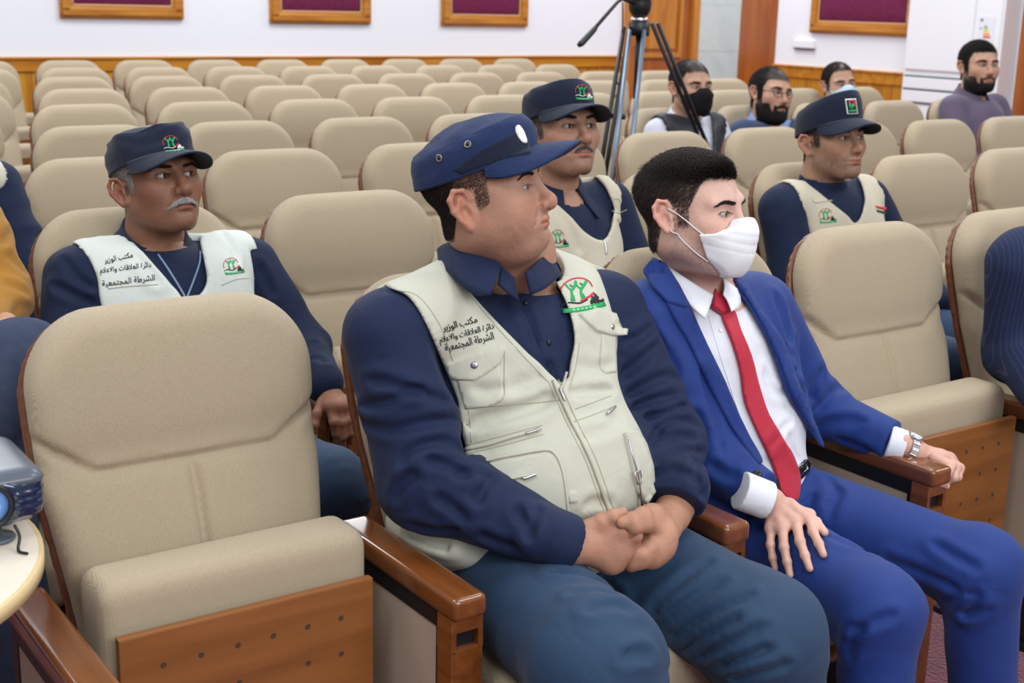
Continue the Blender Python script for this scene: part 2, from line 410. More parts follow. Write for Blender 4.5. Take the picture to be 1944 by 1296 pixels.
# framed velvet panels
def wall_panel(loc, rz, wd, ht, label):
    t = tag(empty('framed_velvet_panel', loc, rz), label, 'wall panel', 'framed velvet wall panels')
    def rim(i0, i1, y0, y1, bev):    # i0: outer inset, i1: inner inset; local x across, z up, y toward the wall
        a, b, z0, z1 = -wd/2+i0, wd/2-i0, i0, ht-i0; q = i1-i0
        return merge(bx((a, y0, z0), (b, y1, z0+q), bev), bx((a, y0, z1-q), (b, y1, z1), bev), bx((a, y0, z0+q*.5), (a+q, y1, z1-q*.5), bev), bx((b-q, y0, z0+q*.5), (b, y1, z1-q*.5), bev))
    bobj('frame', merge(rim(0, .03, -.03, 0, .006), rim(.02, .085, -.05, 0, .012), rim(.075, .1, -.036, 0, .006)), M['frame'], t)
    pv = []; pf = []; nx, nz = 30, 30
    for i in range(nx+1):
        for k in range(nz+1):
            u, v = i/nx, k/nz; e = min(u, 1-u, v, 1-v); pv.append((-wd/2+.1+u*(wd-.2), -.012-.03*min(1, e*9)**.5, .1+v*(ht-.2)))
    for i in range(nx):
        for k in range(nz): q = i*(nz+1)+k; pf.append((q, q+nz+1, q+nz+2, q+1))
    pydata('velvet_pad', pv, pf, M['velvet'], t)
    lo = [(-wd/2+.105, -.03, .105), (wd/2-.105, -.03, .105), (wd/2-.105, -.03, ht-.105), (-wd/2+.105, -.03, ht-.105)]
    v, f = tube([np.array(lo[i])+(np.array(lo[(i+1) % 4])-np.array(lo[i]))*s for i in range(4) for s in np.arange(0, 1, .02)], .006, 5, closed=True)
    pydata('cord_trim', v, f, M['cordgold'], t)
wall_panel((3.045, YB, 1.262), 0, 1.03, 1.5, 'leftmost gilt-framed burgundy velvet panel on the white back wall')
wall_panel((4.845, YB, 1.242), 0, 1.0, 1.5, 'middle one of the three gilt-framed velvet panels on the back wall')
wall_panel((6.605, YB, 1.238), 0, 1.0, 1.5, 'gilt-framed burgundy velvet panel on the back wall nearest the tripod')
wall_panel((XR, 6.2, 1.262), math.pi/2*-1, 1.22, 1.5, 'gilt-framed burgundy velvet panel beside the tall white air conditioner')
# socket plate
t = tag(empty('wall_socket', (XR, 6.87, 1.15), -math.pi/2), 'small white socket box on the white wall beside the wooden column', 'socket')
bobj('plate', bx((-.13, -.03, -.03), (.13, 0, .04), .006), M['white'], t); bobj('lower_edge', bx((-.125, -.024, -.045), (.125, 0, -.031), .003), M['greyline'], t)
# floor-standing air conditioner
t = tag(empty('air_conditioner', (XR-.005, 5.07, 0), -math.pi/2), 'tall white floor-standing air conditioner with energy sticker against the right wall', 'air conditioner')
bobj('cabinet', bx((-.47, -.2, 0), (.47, -.0, 1.95), .012), M['white'], t)
bobj('front_panel', merge(bx((-.45, -.215, 1.0), (.2, -.19, 1.93), .006), bx((.21, -.212, .05), (.45, -.19, 1.93), .006), bx((-.45, -.212, .05), (.2, -.19, .5), .006)), M['white'], t)
for z in (.72, .83, .94): bobj('slot', bx((-.45, -.208, z), (.19, -.19, z+.014)), M['greyline'], t)
bobj('louvre', merge(*[bx((-.45, -.214, z), (.2, -.19, z+.092), .006) for z in (.735, .845, .955-.002)][:2]), M['white'], t)
s = bobj('energy_sticker', bx((.24, -.2145, 1.13), (.4, -.212, 1.45)), plain('sticker_white', srgb(228, 232, 240), .4), t)
for i, (c, wdt) in enumerate((((90, 170, 80), .03), ((190, 205, 70), .04), ((240, 200, 60), .05), ((240, 140, 60), .06), ((225, 80, 60), .07))):
    bobj('rating_bar', bx((.3, -.2155, 1.36-i*.02), (.3+wdt, -.2144, 1.375-i*.02)), plain('rating_colour', srgb(*c), .5), s)
bobj('print', merge(bx((.262, -.2155, 1.41), (.285, -.2144, 1.43)), bx((.262, -.2155, 1.35), (.28, -.2144, 1.36)), bx((.25, -.2155, 1.14), (.3, -.2144, 1.165))), M['greyline'], s)
# wooden doorway at the far right
struct('door_2_frame', merge(bx((XR-.04, 4.44, 0), (XR+.1, 4.56, 2.3), .01), bx((XR-.01, 3.2, 0), (XR+.06, 4.44, 2.2), .004)), M['door'])
struct('trim_1', merge(bx((XR-.035, 3.2, .95), (XR+.0, 4.44, 1.07), .006), bx((XR-.03, 3.3, .15), (XR, 4.3, .85), .01)), M['doorlight'])
# ------------------------------------------------------------------ the auditorium chair (x across, -y forward, z up)
def yf(z): return -.045-(1-z)*.27                     # front face of the backrest
def back_fn(P):
    x, y, z = P[:, 0], P[:, 1], P[:, 2]
    w = .236+.010*np.clip((z-.55)/.25, 0, 1)-.032*np.clip((.72-z)/.28, 0, 1)
    # outline: rounded top corners
    cz, r = .86, .125
    q = np.stack([np.abs(x)-(w-r), z-(cz-.0)], 1); q[:, 1] = np.maximum(q[:, 1], -.6)
    top = np.sqrt(np.maximum(q[:, 0], 0)**2+np.maximum(q[:, 1], 0)**2)-r
    out = np.maximum(top, np.abs(x)-w); out = np.maximum(out, .33-z); out = out+np.clip(np.abs(x)-.05, 0, 1)**2*.25
    f = yf(z)
    bul = .016*np.exp(-((z-.9)/.1)**2)+.012*np.exp(-((z-.60)/.12)**2)-.012*np.exp(-((z-.76)/.04)**2)
    ed = .022*np.clip(np.abs(x)/.24, 0, 1)**2
    gx = None
    for p, q_ in (((-.26, .815), (-.155, .742)), ((-.155, .742), (.15, .742)), ((.15, .742), (.26, .815)), ((0, .742), (0, .34))):
        p, e = np.array(p), np.array(q_)-np.array(p); wx, wz = x-p[0], z-p[1]; t = np.clip((wx*e[0]+wz*e[1])/(e@e), 0, 1)
        dd = np.sqrt((wx-t*e[0])**2+(wz-t*e[1])**2); gx = dd if gx is None else np.minimum(gx, dd)
    gro = .0145*np.exp(-(gx/.0078)**2)
    front = (f-bul+ed*.6+gro)-y; back = y-(f+.062)
    return smax(smax(out, front, .04), back, .02)
def shell_fn(P):
    x, y, z = P[:, 0], P[:, 1], P[:, 2]
    w = .236+.008*np.clip((z-.55)/.25, 0, 1)-.03*np.clip((.72-z)/.28, 0, 1); r = .13
    q0 = np.abs(x)-(w-r); q1 = z-(.846)
    out = np.maximum(np.maximum(np.sqrt(np.maximum(q0, 0)**2+np.maximum(q1, 0)**2)-r, np.abs(x)-w), .3-z)
    f = yf(z)+.058
    return smax(smax(out, f-y, .006), y-(f+.018), .006)
def cushion_fn(P, up):
    # seat in its own frame: u forward from the hinge, v up from the underside
    x = P[:, 0]
    if up: u, v = P[:, 2]-.215, P[:, 1]+.316
    else: u, v = -P[:, 1]-.13, P[:, 2]-.288
    L = .438
    q = np.stack([np.abs(x)-.222+.03, np.abs(u-L/2)-L/2+.045, np.abs(v-.073)-.073+.045], 1)
    d = np.sqrt((np.maximum(q, 0)**2).sum(1))+np.minimum(q.max(1), 0)-.03
    q = np.stack([np.abs(u-L/2)-L/2+.066, np.abs(v-.073)-.075+.066], 1)
    d2 = np.sqrt((np.maximum(q, 0)**2).sum(1))+np.minimum(q.max(1), 0)-.066
    return smax(smax(d, d2, .01), np.abs(x)-.221, .014)
CH = {}
def chair_meshes():
    CH['backrest'] = sdf_obj('backrest', back_fn, (-.26, -.31, .31), (.26, .06, 1.02), .0052, M['fabric'], None, 2)
    CH['back_shell'] = sdf_obj('back_shell', shell_fn, (-.26, -.16, .28), (.26, .08, 1.02), .006, M['shell'], None, 5)
    CH['up'] = sdf_obj('seat_cushion', lambda P: cushion_fn(P, True), (-.24, -.34, .2), (.24, -.15, .69), .0065, M['fabric'], None, 1)
    CH['down'] = sdf_obj('seat_cushion', lambda P: cushion_fn(P, False), (-.24, -.6, .27), (.24, -.11, .45), .007, M['fabric'], None, 1)
    # perforated board: diamond pattern of small round holes
    holes = []
    for i in range(6):
        for k in range(6):
            if (i+k) % 5 != 4 or k == 0: holes.append((-.142+i*.058, .517-k*.062))
    m = bx((-.206, -.334, .165), (.206, -.318, .572), .003, 2)
    CH['board'] = bobj('seat_board', m, M['board'], None)
    dv = []; df = []
    for x, z in holes:
        v, f = lathe([(.0048, -.001), (.0048, .0003), (.0042, .0006), (.003, .0003)], 12, (x, -.3338, z), (0, -1, 0)); o = len(dv); dv += v; df += [tuple(i+o for i in q) for q in f]
    CH['hole'] = pydata('perforation', dv, df, M['hole'])
    CH['board_down'] = bobj('seat_board', bx((-.2, -.55, .278), (.2, -.14, .29), .003), M['board'], None)
    # arm: rounded wooden slab, black-framed cloth side panel, wooden front post with a slot
    def slab(P):
        x, y, z = P[:, 0], P[:, 1], P[:, 2]
        top = .588-.00*(y+.3)
        d = box(P, (0, -.3135, .569), (.031, .193, .019), .009)
        return np.maximum(d, z-top-.002)
    CH['armrest'] = sdf_obj('armrest', slab, (-.04, -.52, .54), (.04, -.11, .6), .0035, M['chairwood'], None, 1)
    CH['front_post'] = bobj('front_post', merge(bx((-.029, -.497, .03), (.029, -.455, .50), .003), bx((-.029, -.497, .528), (.029, -.455, .552), .002), bx((-.029, -.497, .495), (-.02, -.455, .53)), bx((.02, -.497, .495), (.029, -.455, .53))), M['chairwood'], None)
    CH['slot'] = bobj('slot_lining', bx((-.021, -.485, .498), (.021, -.46, .53)), M['black'], None)
    CH['side_panel'] = bobj('side_panel', bx((-.0205, -.445, .14), (.0205, -.15, .522)), M['panelcloth'], None)
    CH['panel_frame'] = bobj('panel_frame', merge(bx((-.023, -.457, .12), (.023, -.442, .55), .002), bx((-.023, -.442, .52), (.023, -.13, .55), .002), bx((-.023, -.16, .12), (.023, -.13, .522), .002), bx((-.023, -.442, .12), (.023, -.16, .145), .002)), M['black'], None)
    CH['foot'] = bobj('foot', merge(bx((-.022, -.40, .015), (.022, -.2, .122), .004), bx((-.04, -.46, 0), (.04, -.14, .016), .004)), M['black'], None)
chair_meshes()
PROTO = dict(CH)
for o in PROTO.values(): COL.objects.unlink(o)
def put(key, parent, name=None, dx=0):
    o = PROTO[key].copy(); COL.objects.link(o); o.parent = parent; o.name = name or PROTO[key].name.split('.')[0]; o.location = (dx, 0, 0); return o
def chair(x, y, rz, down, label, group, arms=(-1,)):
    t = tag(empty('auditorium_chair', (x, y, 0), rz), label, 'chair', group)
    put('backrest', t, 'backrest'); put('back_shell', t, 'back_shell')
    if down: put('down', t, 'seat_cushion'); put('board_down', t, 'seat_board')
    else:
        put('up', t, 'seat_cushion'); b = put('board', t, 'seat_board'); put('hole', b, 'perforation')
    for s in arms:
        a = put('armrest', t, 'armrest', s*.28)
        p = put('front_post', t, 'front_post', s*.28); put('slot', p, 'slot_lining'); q = put('side_panel', t, 'side_panel', s*.28); put('panel_frame', q, 'panel_frame'); put('foot', t, 'foot', s*.28)
    return t
PITCH, ROWS = .56, .983
OFF = (0, .289, .537, .837, 1.106, 1.413, 1.665, 1.979, 2.234)
COUNT = (6, 8, 9, 10, 10, 9, 9, 8, 8)
TAKEN = {(0, 1): 'the stout man in a beige vest', (0, 2): 'the young man in the blue suit', (0, 4): 'the pinstriped sleeve at the right edge', (1, 0): 'the man with the grey moustache', (1, 2): 'the moustached man in the dark cap and open collar',
         (1, 4): 'the man in the navy turtleneck', (3, 5): 'the man in the black mask', (3, 6): 'the bearded man in glasses', (3, 9): 'the bearded man in the purple shirt', (4, 8): 'the man in the pale blue mask'}
ORD = ('first', 'second', 'third', 'fourth', 'fifth', 'sixth', 'seventh', 'eighth', 'ninth', 'tenth')
ROWN = ('front', 'second', 'third', 'fourth', 'fifth', 'sixth', 'seventh', 'eighth', 'rearmost')
def cx(k, j): return OFF[k]+PITCH*j
for k in range(9):
    for j in range(COUNT[k]):
        who = TAKEN.get((k, j))
        if who: lab = 'beige auditorium chair holding %s' % who
        else:
            lab = 'empty beige auditorium chair, %s from the left in the %s row of the block' % (ORD[j], ROWN[k])
            if k == 0 and j == 0: lab = 'large empty beige chair with folded seat beside the projector, in front of everyone'
            if k == 0 and j == 3: lab = 'empty beige chair with perforated board beside the young man in blue'
        chair(cx(k, j), ROWS*k, 0, bool(who), lab, 'auditorium chairs in the main block', (-1, 1) if j == COUNT[k]-1 else (-1,))
# the left block turns towards the stage
LB = math.radians(22)
LEFT = {}
for k in range(1, 9):
    for i in (0, 1):
        px_, py_ = OFF[k]-.28-.01, ROWS*k-.15; d = .285+i*PITCH
        # turned about the seam: hinge at the end of the main row
        X = px_-math.cos(LB)*d+math.sin(LB)*-.15*-1*0; Y = py_-math.sin(LB)*d
        X2 = X-math.sin(LB)*.15; Y2 = Y+math.cos(LB)*.15
        LEFT[(k, i)] = (X2, Y2)
        who = {(1, 0): 'the man in the mustard jacket', (2, 0): 'the man with navy sleeves at the left edge'}.get((k, i))
        if i == 1 and k < 7: continue
        lab = ('beige left-block chair holding %s' % who) if who else 'empty beige chair at the %s end of the %s row in the angled left block' % (('near', 'outer')[i], ROWN[k])
        chair(X2, Y2, LB, bool(who), lab, 'auditorium chairs in the angled left block', (-1,))
# ------------------------------------------------------------------ tripod, projector, table
def tripod():
    t = tag(empty('camera_tripod', (2.75, 2.45, 0)), 'tall black video tripod with silver legs and long pan handle among the seats', 'tripod')
    def add(nm, vf, m, par=None):
        o = pydata(nm, vf[0], vf[1], m); o.parent = par or t; o.location = (-2.75, -2.45, 0) if par is None else (0, 0, 0); return o
    y = 2.42; ext = lambda a, b, z=.02: a+(b-a)*((a[2]-z)/(a[2]-b[2]))
    D = norm(RT)
    # legs: a pair of tubes above, one below
    for a, b, m, off, lab in ((A(1190, 52, y+.02), A(1143, 335, 2.27), 'black', .012, 'left'), (A(1243, 44, y+.03), A(1332, 263, 2.50), 'black', .013, 'right'), (A(1209, 58, y-.03), A(1186, 262, 2.12), 'silver', .031, 'front')):
        f = ext(a, b); mid_ = a+(f-a)*.56; L = []
        for s in (-1, 1): L.append(tube([a+D*off*s, mid_+D*off*s], .0095, 8))
        lg = tubes('leg', L, M['tripodsilver' if m == 'silver' else 'black']); lg.parent = t; lg.location = (-2.75, -2.45, 0)
        add('lower_tube', tube([mid_-(f-a)*.05, f+(a-f)*.03], .012, 8), M['black'], lg)
        add('clamp', tube([mid_-(f-a)*.03, mid_+(f-a)*.02], off+.014, 10, flat=.6), M['black'], lg)
        add('rubber_foot', tube([f+(a-f)*.03, f+V3(0, 0, -.012)], .018, 8), M['black'], lg)
    top = A(1213, 52, y)
    add('crown', tube([top+V3(0, 0, -.035), top+V3(0, 0, .022)], .046, 6), M['black'])
    add('centre_strut', tube([top, top-V3(0, .0, .30)], .012, 8), M['black'])
    add('spreader', tube([A(1159, 219, 2.36), A(1186, 222, 2.3)], .012, 8), M['black'])
    add('bowl_ring', lathe([(.03, .022), (.038, .026), (.038, .038), (.03, .042)], 20, top), M['steel'])
    b = top+V3(0, 0, .07)
    add('fluid_head', lathe([(.022, -.03), (.034, -.02), (.046, .0), (.05, .03), (.044, .055), (.05, .06), (.05, .085), (.03, .09)], 20, b), M['black'])
    h = add('pan_handle', tube([b+V3(0, 0, .02), A(1182, -2, y-.04), A(1172, 4, y-.06), A(1128, 55, y-.12)], .0075, 8), M['black'])
    add('grip', tube([A(1131, 52, y-.118), A(1126, 58, y-.125), A(1104, 82, y-.15), A(1099, 86, y-.155)], [.010, .0125, .0135, .009], 10), M['black'], h)
    add('cable', tube(smooth_poly([A(1182, 4, y), A(1181, 60, y+.02), A(1174, 120, y), A(1170, 150, y-.03), A(1176, 172, y-.02), A(1160, 190, y-.04)], 5, False), .003, 5), M['black'])
M['tripodsilver'] = plain('blue_grey_anodised_tube', srgb(108, 124, 144), .35, metal=.5)
tripod()
M['tabletop'] = plain('pale_laminate', srgb(222, 212, 196), .4, coat=.1); M['tableedge'] = plain('cream_table_edging', srgb(216, 190, 142), .45)
M['proj'] = plain('glossy_dark_blue_projector_shell', srgb(22, 40, 72), .18, .6, coat=.6); M['projtop'] = plain('silver_grey_projector_lid', srgb(84, 92, 104), .35, coat=.2)
M['lensglow'] = emit_mat('lit_projector_lens', (.82, .90, 1, 1), 6.0); M['lensglass'] = plain('blue_lens_glass', srgb(96, 140, 200), .08, .8, coat=1)
def table_and_projector():
    tc = V3(-.625, -.20, 0); t = tag(empty('round_table', tuple(tc)), 'small round pale table with cream edge carrying the projector at lower left', 'table')
    v, f = lathe([(.0, .697), (.340, .697), (.345, .701), (.345, .716), (.341, .720), (.0, .720)], 72); o = pydata('tabletop', v, f, M['tabletop'], t)
    v, f = lathe([(.343, .698), (.3485, .699), (.3485, .7185), (.343, .7195)], 72); pydata('edge_band', v, f, M['tableedge'], t)
    v, f = lathe([(.2, .0), (.2, .012), (.04, .03), (.03, .06), (.03, .66), (.08, .696)], 28); pydata('pedestal', v, f, M['steel'], t)
    c = V3(-.437, -.175, .785); p = tag(empty('video_projector', (c[0], c[1], .72)), 'dark blue video projector with glowing lens on the round table', 'projector')
    W2, D2, H2 = .165, .095, .0375
    def body(P):
        d = box(P, c, (W2, D2, H2), .026); vs = np.sin(P[:, 2]*560)
        right = np.clip((P[:, 0]-(c[0]+.075))/.02, 0, 1)*(P[:, 2] < c[2]+.022)*(P[:, 1] < c[1]+.06); d = d+.0022*right*np.clip(vs, -.2, 1)
        ring = np.abs(np.sqrt((P[:, 0]-(c[0]+.085))**2+(P[:, 2]-c[2]+.004)**2)-.040)
        return d-.004*np.exp(-(ring/.008)**2)*(P[:, 1] < c[1])
    o = sdf_obj('casing', body, c-.2, c+.2, .0035, M['proj'], None, 1); o.parent = p; o.location = (-c[0], -c[1], -.72)
    def lid(P): return smax(box(P, c+V3(0, 0, H2*.62), (W2+.002, D2+.002, H2*.46), .024), -box(P, c-V3(0, 0, .036), (.3, .3, .055)), .004)
    o2 = sdf_obj('lid', lid, c-.2, c+.2, .0045, M['projtop'], None, 1); o2.parent = p; o2.location = (-c[0], -c[1], -.72)
    def part(nm, vf, m): q = pydata(nm, vf[0], vf[1], m); q.parent = p; q.location = (-c[0], -c[1], -.72); return q
    lc = c+V3(.085, -D2, -.002)
    part('lens_ring', lathe([(.033, -.006), (.033, .004), (.030, .006), (.026, .002), (.026, -.006)], 36, lc, (0, -1, 0)), M['black'])
    part('lens', lathe([(.0, -.003), (.026, -.003), (.025, .001), (.018, .004), (.0, .005)], 36, lc, (0, -1, 0)), M['lensglass'])
    part('lit_lens_core', lathe([(.0, .0048), (.0125, .0042), (.012, .006), (.0, .007)], 30, lc, (0, -1, 0)), M['lensglow'])
    part('zoom_window', lathe([(.0, 0), (.012, 0), (.012, .002), (.0, .003)], 20, c+V3(.03, -D2*.7, H2-.004), (0, -.35, 1)), M['black'])
    for sx in (-.11, .10): part('foot', lathe([(.024, 0), (.026, .003), (.024, .006), (.008, .009), (.007, .03)], 24, V3(c[0]+sx, c[1]-.06, .7205)), M['projtop'])
    part('lens_cap_string', tube(smooth_poly([lc+V3(.03, -.004, -.03), lc+V3(.034, -.012, -.045), lc+V3(.028, -.025, -.060), lc+V3(.036, -.04, -.0605)], 5, False), .0022, 6), M['black'])
table_and_projector()
# ------------------------------------------------------------------ people: heads, hands, clothes
def rot(ax, a):
    return np.array(Matrix.Rotation(a, 3, ax))
def head_frame(c, az, pitch=0, roll=0):
    """axes of a head at c: az = 0 is a pure profile towards picture right, 90 looks at the photographer"""
    f = np.array([c[0]-CAM[0], c[1]-CAM[1], 0.]); f /= np.linalg.norm(f); r = V3(f[1], -f[0], 0); a = math.radians(az)
    face = r*math.cos(a)-f*math.sin(a); Y = -face; X = np.cross(Y, V3(0, 0, 1))
    return np.stack([X, Y, V3(0, 0, 1)], 1) @ rot('X', math.radians(-pitch)) @ rot('Y', math.radians(roll))
HP = dict(fat=0., nose=1., nosew=1., ears=1., jaw=1., lips=1., brow=1., deep=1., eyeo=1.)
def head_fn(P, h):
    ax = P.copy(); ax[:, 0] = np.abs(ax[:, 0]); F = h['fat']
    d = ell(P, (0, .014, .038), (.0765, .098, .081))
    d = smin(d, ell(P, (0, -.03, -.018), (.0645+.008*F, .064, .085)), .03)
    d = smin(d, ell(ax, (.0, -.028, -.062), (.053*h['jaw']+.014*F, .058+.004*F, .044+.006*F)), .035)
    d = smin(d, cap(ax, (.049*h['jaw']+.005*F, -.004, -.062), (.02, -.068, -.1), .016+.006*F, .015), .03)
    d = smin(d, cap(ax, (.02, -.087, .024), (.05, -.068, .02), .0105*h['brow'], .009), .018)
    d = smin(d, sph(ax, (.047, -.06, -.024), .021+.004*F), .03)
    if F > 0: d = smin(d, ell(ax, (.040, -.042, -.055), (.028*F+.005, .034, .036)), .03); d = smin(d, ell(P, (0, -.036, -.106), (.046, .042, .024+.004*F)), .03)
    # eye sockets, eyeballs' lids
    d = smax(d, -ell(ax, (.031, -.0995, .0035), (.0185, .0155, .0125)), .016)
    lid = sph(ax, (.0312, -.0745, 0), .0148)
    d = smin(d, lid, .006)
    d = smax(d, -chain(ax, [(.0185, -.0895, .0045), (.0312, -.0925, .0098), (.0455, -.0835, .0045)], [.0010, .0012, .0008], .001), .0035)
    d = smax(d, -ell(ax, (.0312, -.0885, -.0004), (.0164, .0155, .0049*h['eyeo'])), .0022)
    # nose
    n = h['nose']; nw = h['nosew']
    y0 = -.0885; 
    d = smin(d, cap(P, (0, y0, .016), (0, -.1105*1-.004*(n-1)*10*.3, -.028), .0062, .0088*nw), .016)
    d = smin(d, sph(P, (0, -.1115-.004*(n-1)*3, -.0345), .0118*n), .012)
    d = smin(d, ell(ax, (.0128*nw, -.1005, -.0375), (.0082, .0115, .0082)), .007)
    d = smax(d, -ell(ax, (.0068*nw, -.1085, -.0475), (.0034, .0062, .004)), .004)
    # mouth
    d = smin(d, ell(P, (0, -.0805, -.0665), (.03, .0225, .024)), .02)
    L = h['lips']
    d = smin(d, chain(ax, [(0, -.1035, -.0630), (.009, -.1022, -.0622), (.0245, -.0895, -.0665)], [.0042*L, .0042*L, .0022], .003), .0055)
    d = smin(d, chain(ax, [(0, -.1020, -.0725), (.011, -.0995, -.0722), (.0235, -.0895, -.0680)], [.0052*L, .0048*L, .0022], .003), .006)
    d = smax(d, -chain(ax, [(0, -.1085, -.0673), (.012, -.1055, -.0670), (.0265, -.0925, -.0668)], [.0017, .0016, .0012], .001), .0035)
    d = smax(d, -ell(ax, (0, -.1045, -.0815), (.017, .0085, .0042)), .008)
    d = smin(d, ell(P, (0, -.083, -.0975), (.0225, .0185, .0165)), .018)
    # smile fold
    d = smax(d, -chain(ax, [(.0205, -.1025, -.037), (.0295, -.0955, -.052), (.034, -.0875, -.066)], [.0012, .0014, .0008], .002), .0095)
    # ears
    e = h['ears']; Q = ax-arr((.0768+h.get('earx', 0), .014, -.006+h.get('earz', 0))); Rz = rot('Z', math.radians(-24)) @ rot('X', math.radians(-10)); Q = (Q @ arr(Rz))/f4(e)
    u, v, ww = Q[:, 1], Q[:, 2], Q[:, 0]         # u back, v up, ww outwards
    E = np.stack([u, v, ww], 1)
    er = chain(E, [(-.010, .014, .001), (-.004, .029, .006), (.010, .033, .0085), (.0195, .022, .0095), (.020, .004, .009), (.013, -.012, .006), (.003, -.026, .003), (-.006, -.024, .001), (-.009, -.014, .0)], [.0036, .0036, .0038, .0042, .0038, .0036, .0052, .005, .004], .003)
    er = smin(er, ell(E, (.004, .004, .0005), (.0155, .026, .0042)), .005)
    er = smin(er, chain(E, [(.009, -.008, .004), (.0125, .006, .0055), (.006, .018, .0055)], [.0032, .0034, .003], .002), .004)
    er = smax(er, -ell(E, (.0015, -.003, .0055), (.0072, .0095, .0062)), .003)
    er = smin(er, ell(E, (-.0085, -.004, .003), (.0032, .005, .0034)), .004)
    d = smin(d, er*f4(e), .006)
    return d
def head_tone(L, base, h, st):
    """colours of a face in head coordinates: lips, ears and nose redder, shaved beard greyer, scalp under the hair dark"""
    x, y, z = L[:, 0], L[:, 1], L[:, 2]; n = len(L); c = np.tile(np.array(base[:3]), (n, 1)); a = np.abs(x)
    def mix(m, col): nonlocal c; c = c*(1-m[:, None])+np.array(col)*m[:, None]
    red = np.array(base[:3])*np.array([1.12, .74, .70])
    g = lambda cx, cy, cz, r: np.exp(-(((a-cx)**2+(y-cy)**2+(z-cz)**2)/r**2))
    mix(np.clip(.55*g(0, -.115, -.036, .017)+.35*g(.045, -.07, -.03, .028)+.5*np.clip((a-.076)/.008, 0, 1)*(y > -.02)*(z > -.05), 0, 1), red)
    beard = np.clip((-.045-z)/.02, 0, 1)*np.clip((.02-y)/.03, 0, 1)*np.clip((z+.135)/.02, 0, 1)*np.clip(1.0-.0*a, 0, 1)
    beard = np.maximum(beard, .9*np.exp(-((z+.052)/.009)**2)*(y < -.08)*(a < .03))
    side = np.clip((.005-z)/.03, 0, 1)*np.exp(-((y+.01)/.02)**2)*(a > .055)*(a < .078)
    beard = np.maximum(beard, side*.7)
    nz = .75+.25*wob(L.astype(f4), 400, 4)
    mix(np.clip(beard*h.get('stub', .25)*nz, 0, 1), h.get('stubcol', (.05, .045, .045)))
    lip = ((a/.0255)**2+((z+.0672)/(.0082*h['lips']))**2 < 1) & (y < -.085)
    mix(lip*.75, np.array(base[:3])*np.array([1.0, .55, .55]))
    mix((((a/.024)**2+((z+.0671)/.0014)**2 < 1) & (y < -.088))*.7, np.array(base[:3])*.25)
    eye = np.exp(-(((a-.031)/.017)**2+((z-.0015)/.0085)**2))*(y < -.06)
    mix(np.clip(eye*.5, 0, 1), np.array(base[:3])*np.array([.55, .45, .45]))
    q = ((a-.0312)/.0172)**2+((z+.0004)/(.0062*h['eyeo']))**2
    mix(((q > .62) & (q < 1.25) & (z > .0005) & (y < -.072))*.8, (.02, .015, .015)); mix(((q > .7) & (q < 1.2) & (z <= .0005) & (y < -.072))*.35, (.05, .03, .03))
    if st is not None: mix(np.clip(st(L), 0, 1), h.get('hair', (.02, .018, .018)))
    return np.clip(c, 0, 1)
def ball(c, r, R, gaze, iris=(.05, .028, .016), seg=20):
    V = []; T = []; Fs = []
    g = np.array(gaze, float); g /= np.linalg.norm(g); a = np.cross(g, V3(0, 0, 1)); a /= np.linalg.norm(a); b = np.cross(g, a)
    angs = [0, .12, .2, .24, .42, .48, .5, .62, .8, 1.1, 1.5, 2.2, 3.1]
    for t in angs:
        for k in range(seg):
            p = 2*math.pi*k/seg; V.append(g*math.cos(t)*(1.0+.03*(t < .46))+math.sin(t)*(a*math.cos(p)+b*math.sin(p)))
            T.append((.006, .005, .005) if t < .22 else (iris if t < .46 else (.36, .33, .31)))
    V = np.array(V)*r+np.array(c); n = len(angs)
    for i in range(n-1):
        for k in range(seg): Fs.append((i*seg+k, (i+1)*seg+k, (i+1)*seg+(k+1) % seg, i*seg+(k+1) % seg))
    return V, np.array(Fs), np.array(T)
def strands(name, roots, dirs, L, mat, parent, r0=.00045, nseg=4, curl=None, rng=None, jit=.25):
    n = len(roots)
    if n == 0: return None
    hc = bpy.data.hair_curves.new(name); hc.add_curves([nseg+1]*n)
    rng = rng or np.random.default_rng(3); j = rng.normal(size=(n, 3))*jit; d = dirs+j; d /= np.linalg.norm(d, axis=1)[:, None]
    d2 = d if curl is None else curl+j*.5
    P = np.zeros((n, nseg+1, 3)); P[:, 0] = roots
    for i in range(nseg):
        t = (i+.5)/nseg; dd = d*(1-t)+d2*t; dd /= np.linalg.norm(dd, axis=1)[:, None]+1e-9; P[:, i+1] = P[:, i]+dd*(L/nseg)[:, None]
    hc.position_data.foreach_set('vector', P.astype(f4).ravel())
    rad = hc.attributes.get('radius') or hc.attributes.new('radius', 'FLOAT', 'POINT')
    rr = np.tile(np.linspace(1, .45, nseg+1)*r0, n); rad.data.foreach_set('value', rr.astype(f4))
    o = bpy.data.objects.new(name, hc); COL.objects.link(o); o.parent = parent; hc.materials.append(mat); return o
def hair_mat(name, c, rough=.45):
    m, nt, b = base_mat(name, c, .6, .25); 
    hi = nd(nt, 'ShaderNodeHairInfo'); mx = mixcol(nt, hi.outputs['Random'], tuple(v*.6 for v in c[:3])+(1,), tuple(min(1, v*1.5) for v in c[:3])+(1,)); nt.links.new(mx, b.inputs['Base Color']); return m
class Head:
    def __init__(s, c, az, pitch=0, roll=0, scale=1., **kw):
        s.c = np.array(c, float); s.R = head_frame(s.c, az, pitch, roll); s.s = scale; s.h = dict(HP); s.h.update(kw)
    def loc(s, P): return ((P-arr(s.c)) @ arr(s.R))/f4(s.s)
    def w(s, p): return s.c+s.R @ (np.array(p, float)*s.s)
    def ws(s, ps): return (np.asarray(ps, float)*s.s) @ s.R.T+s.c
    def fn(s, P): return head_fn(s.loc(P), s.h)*f4(s.s)
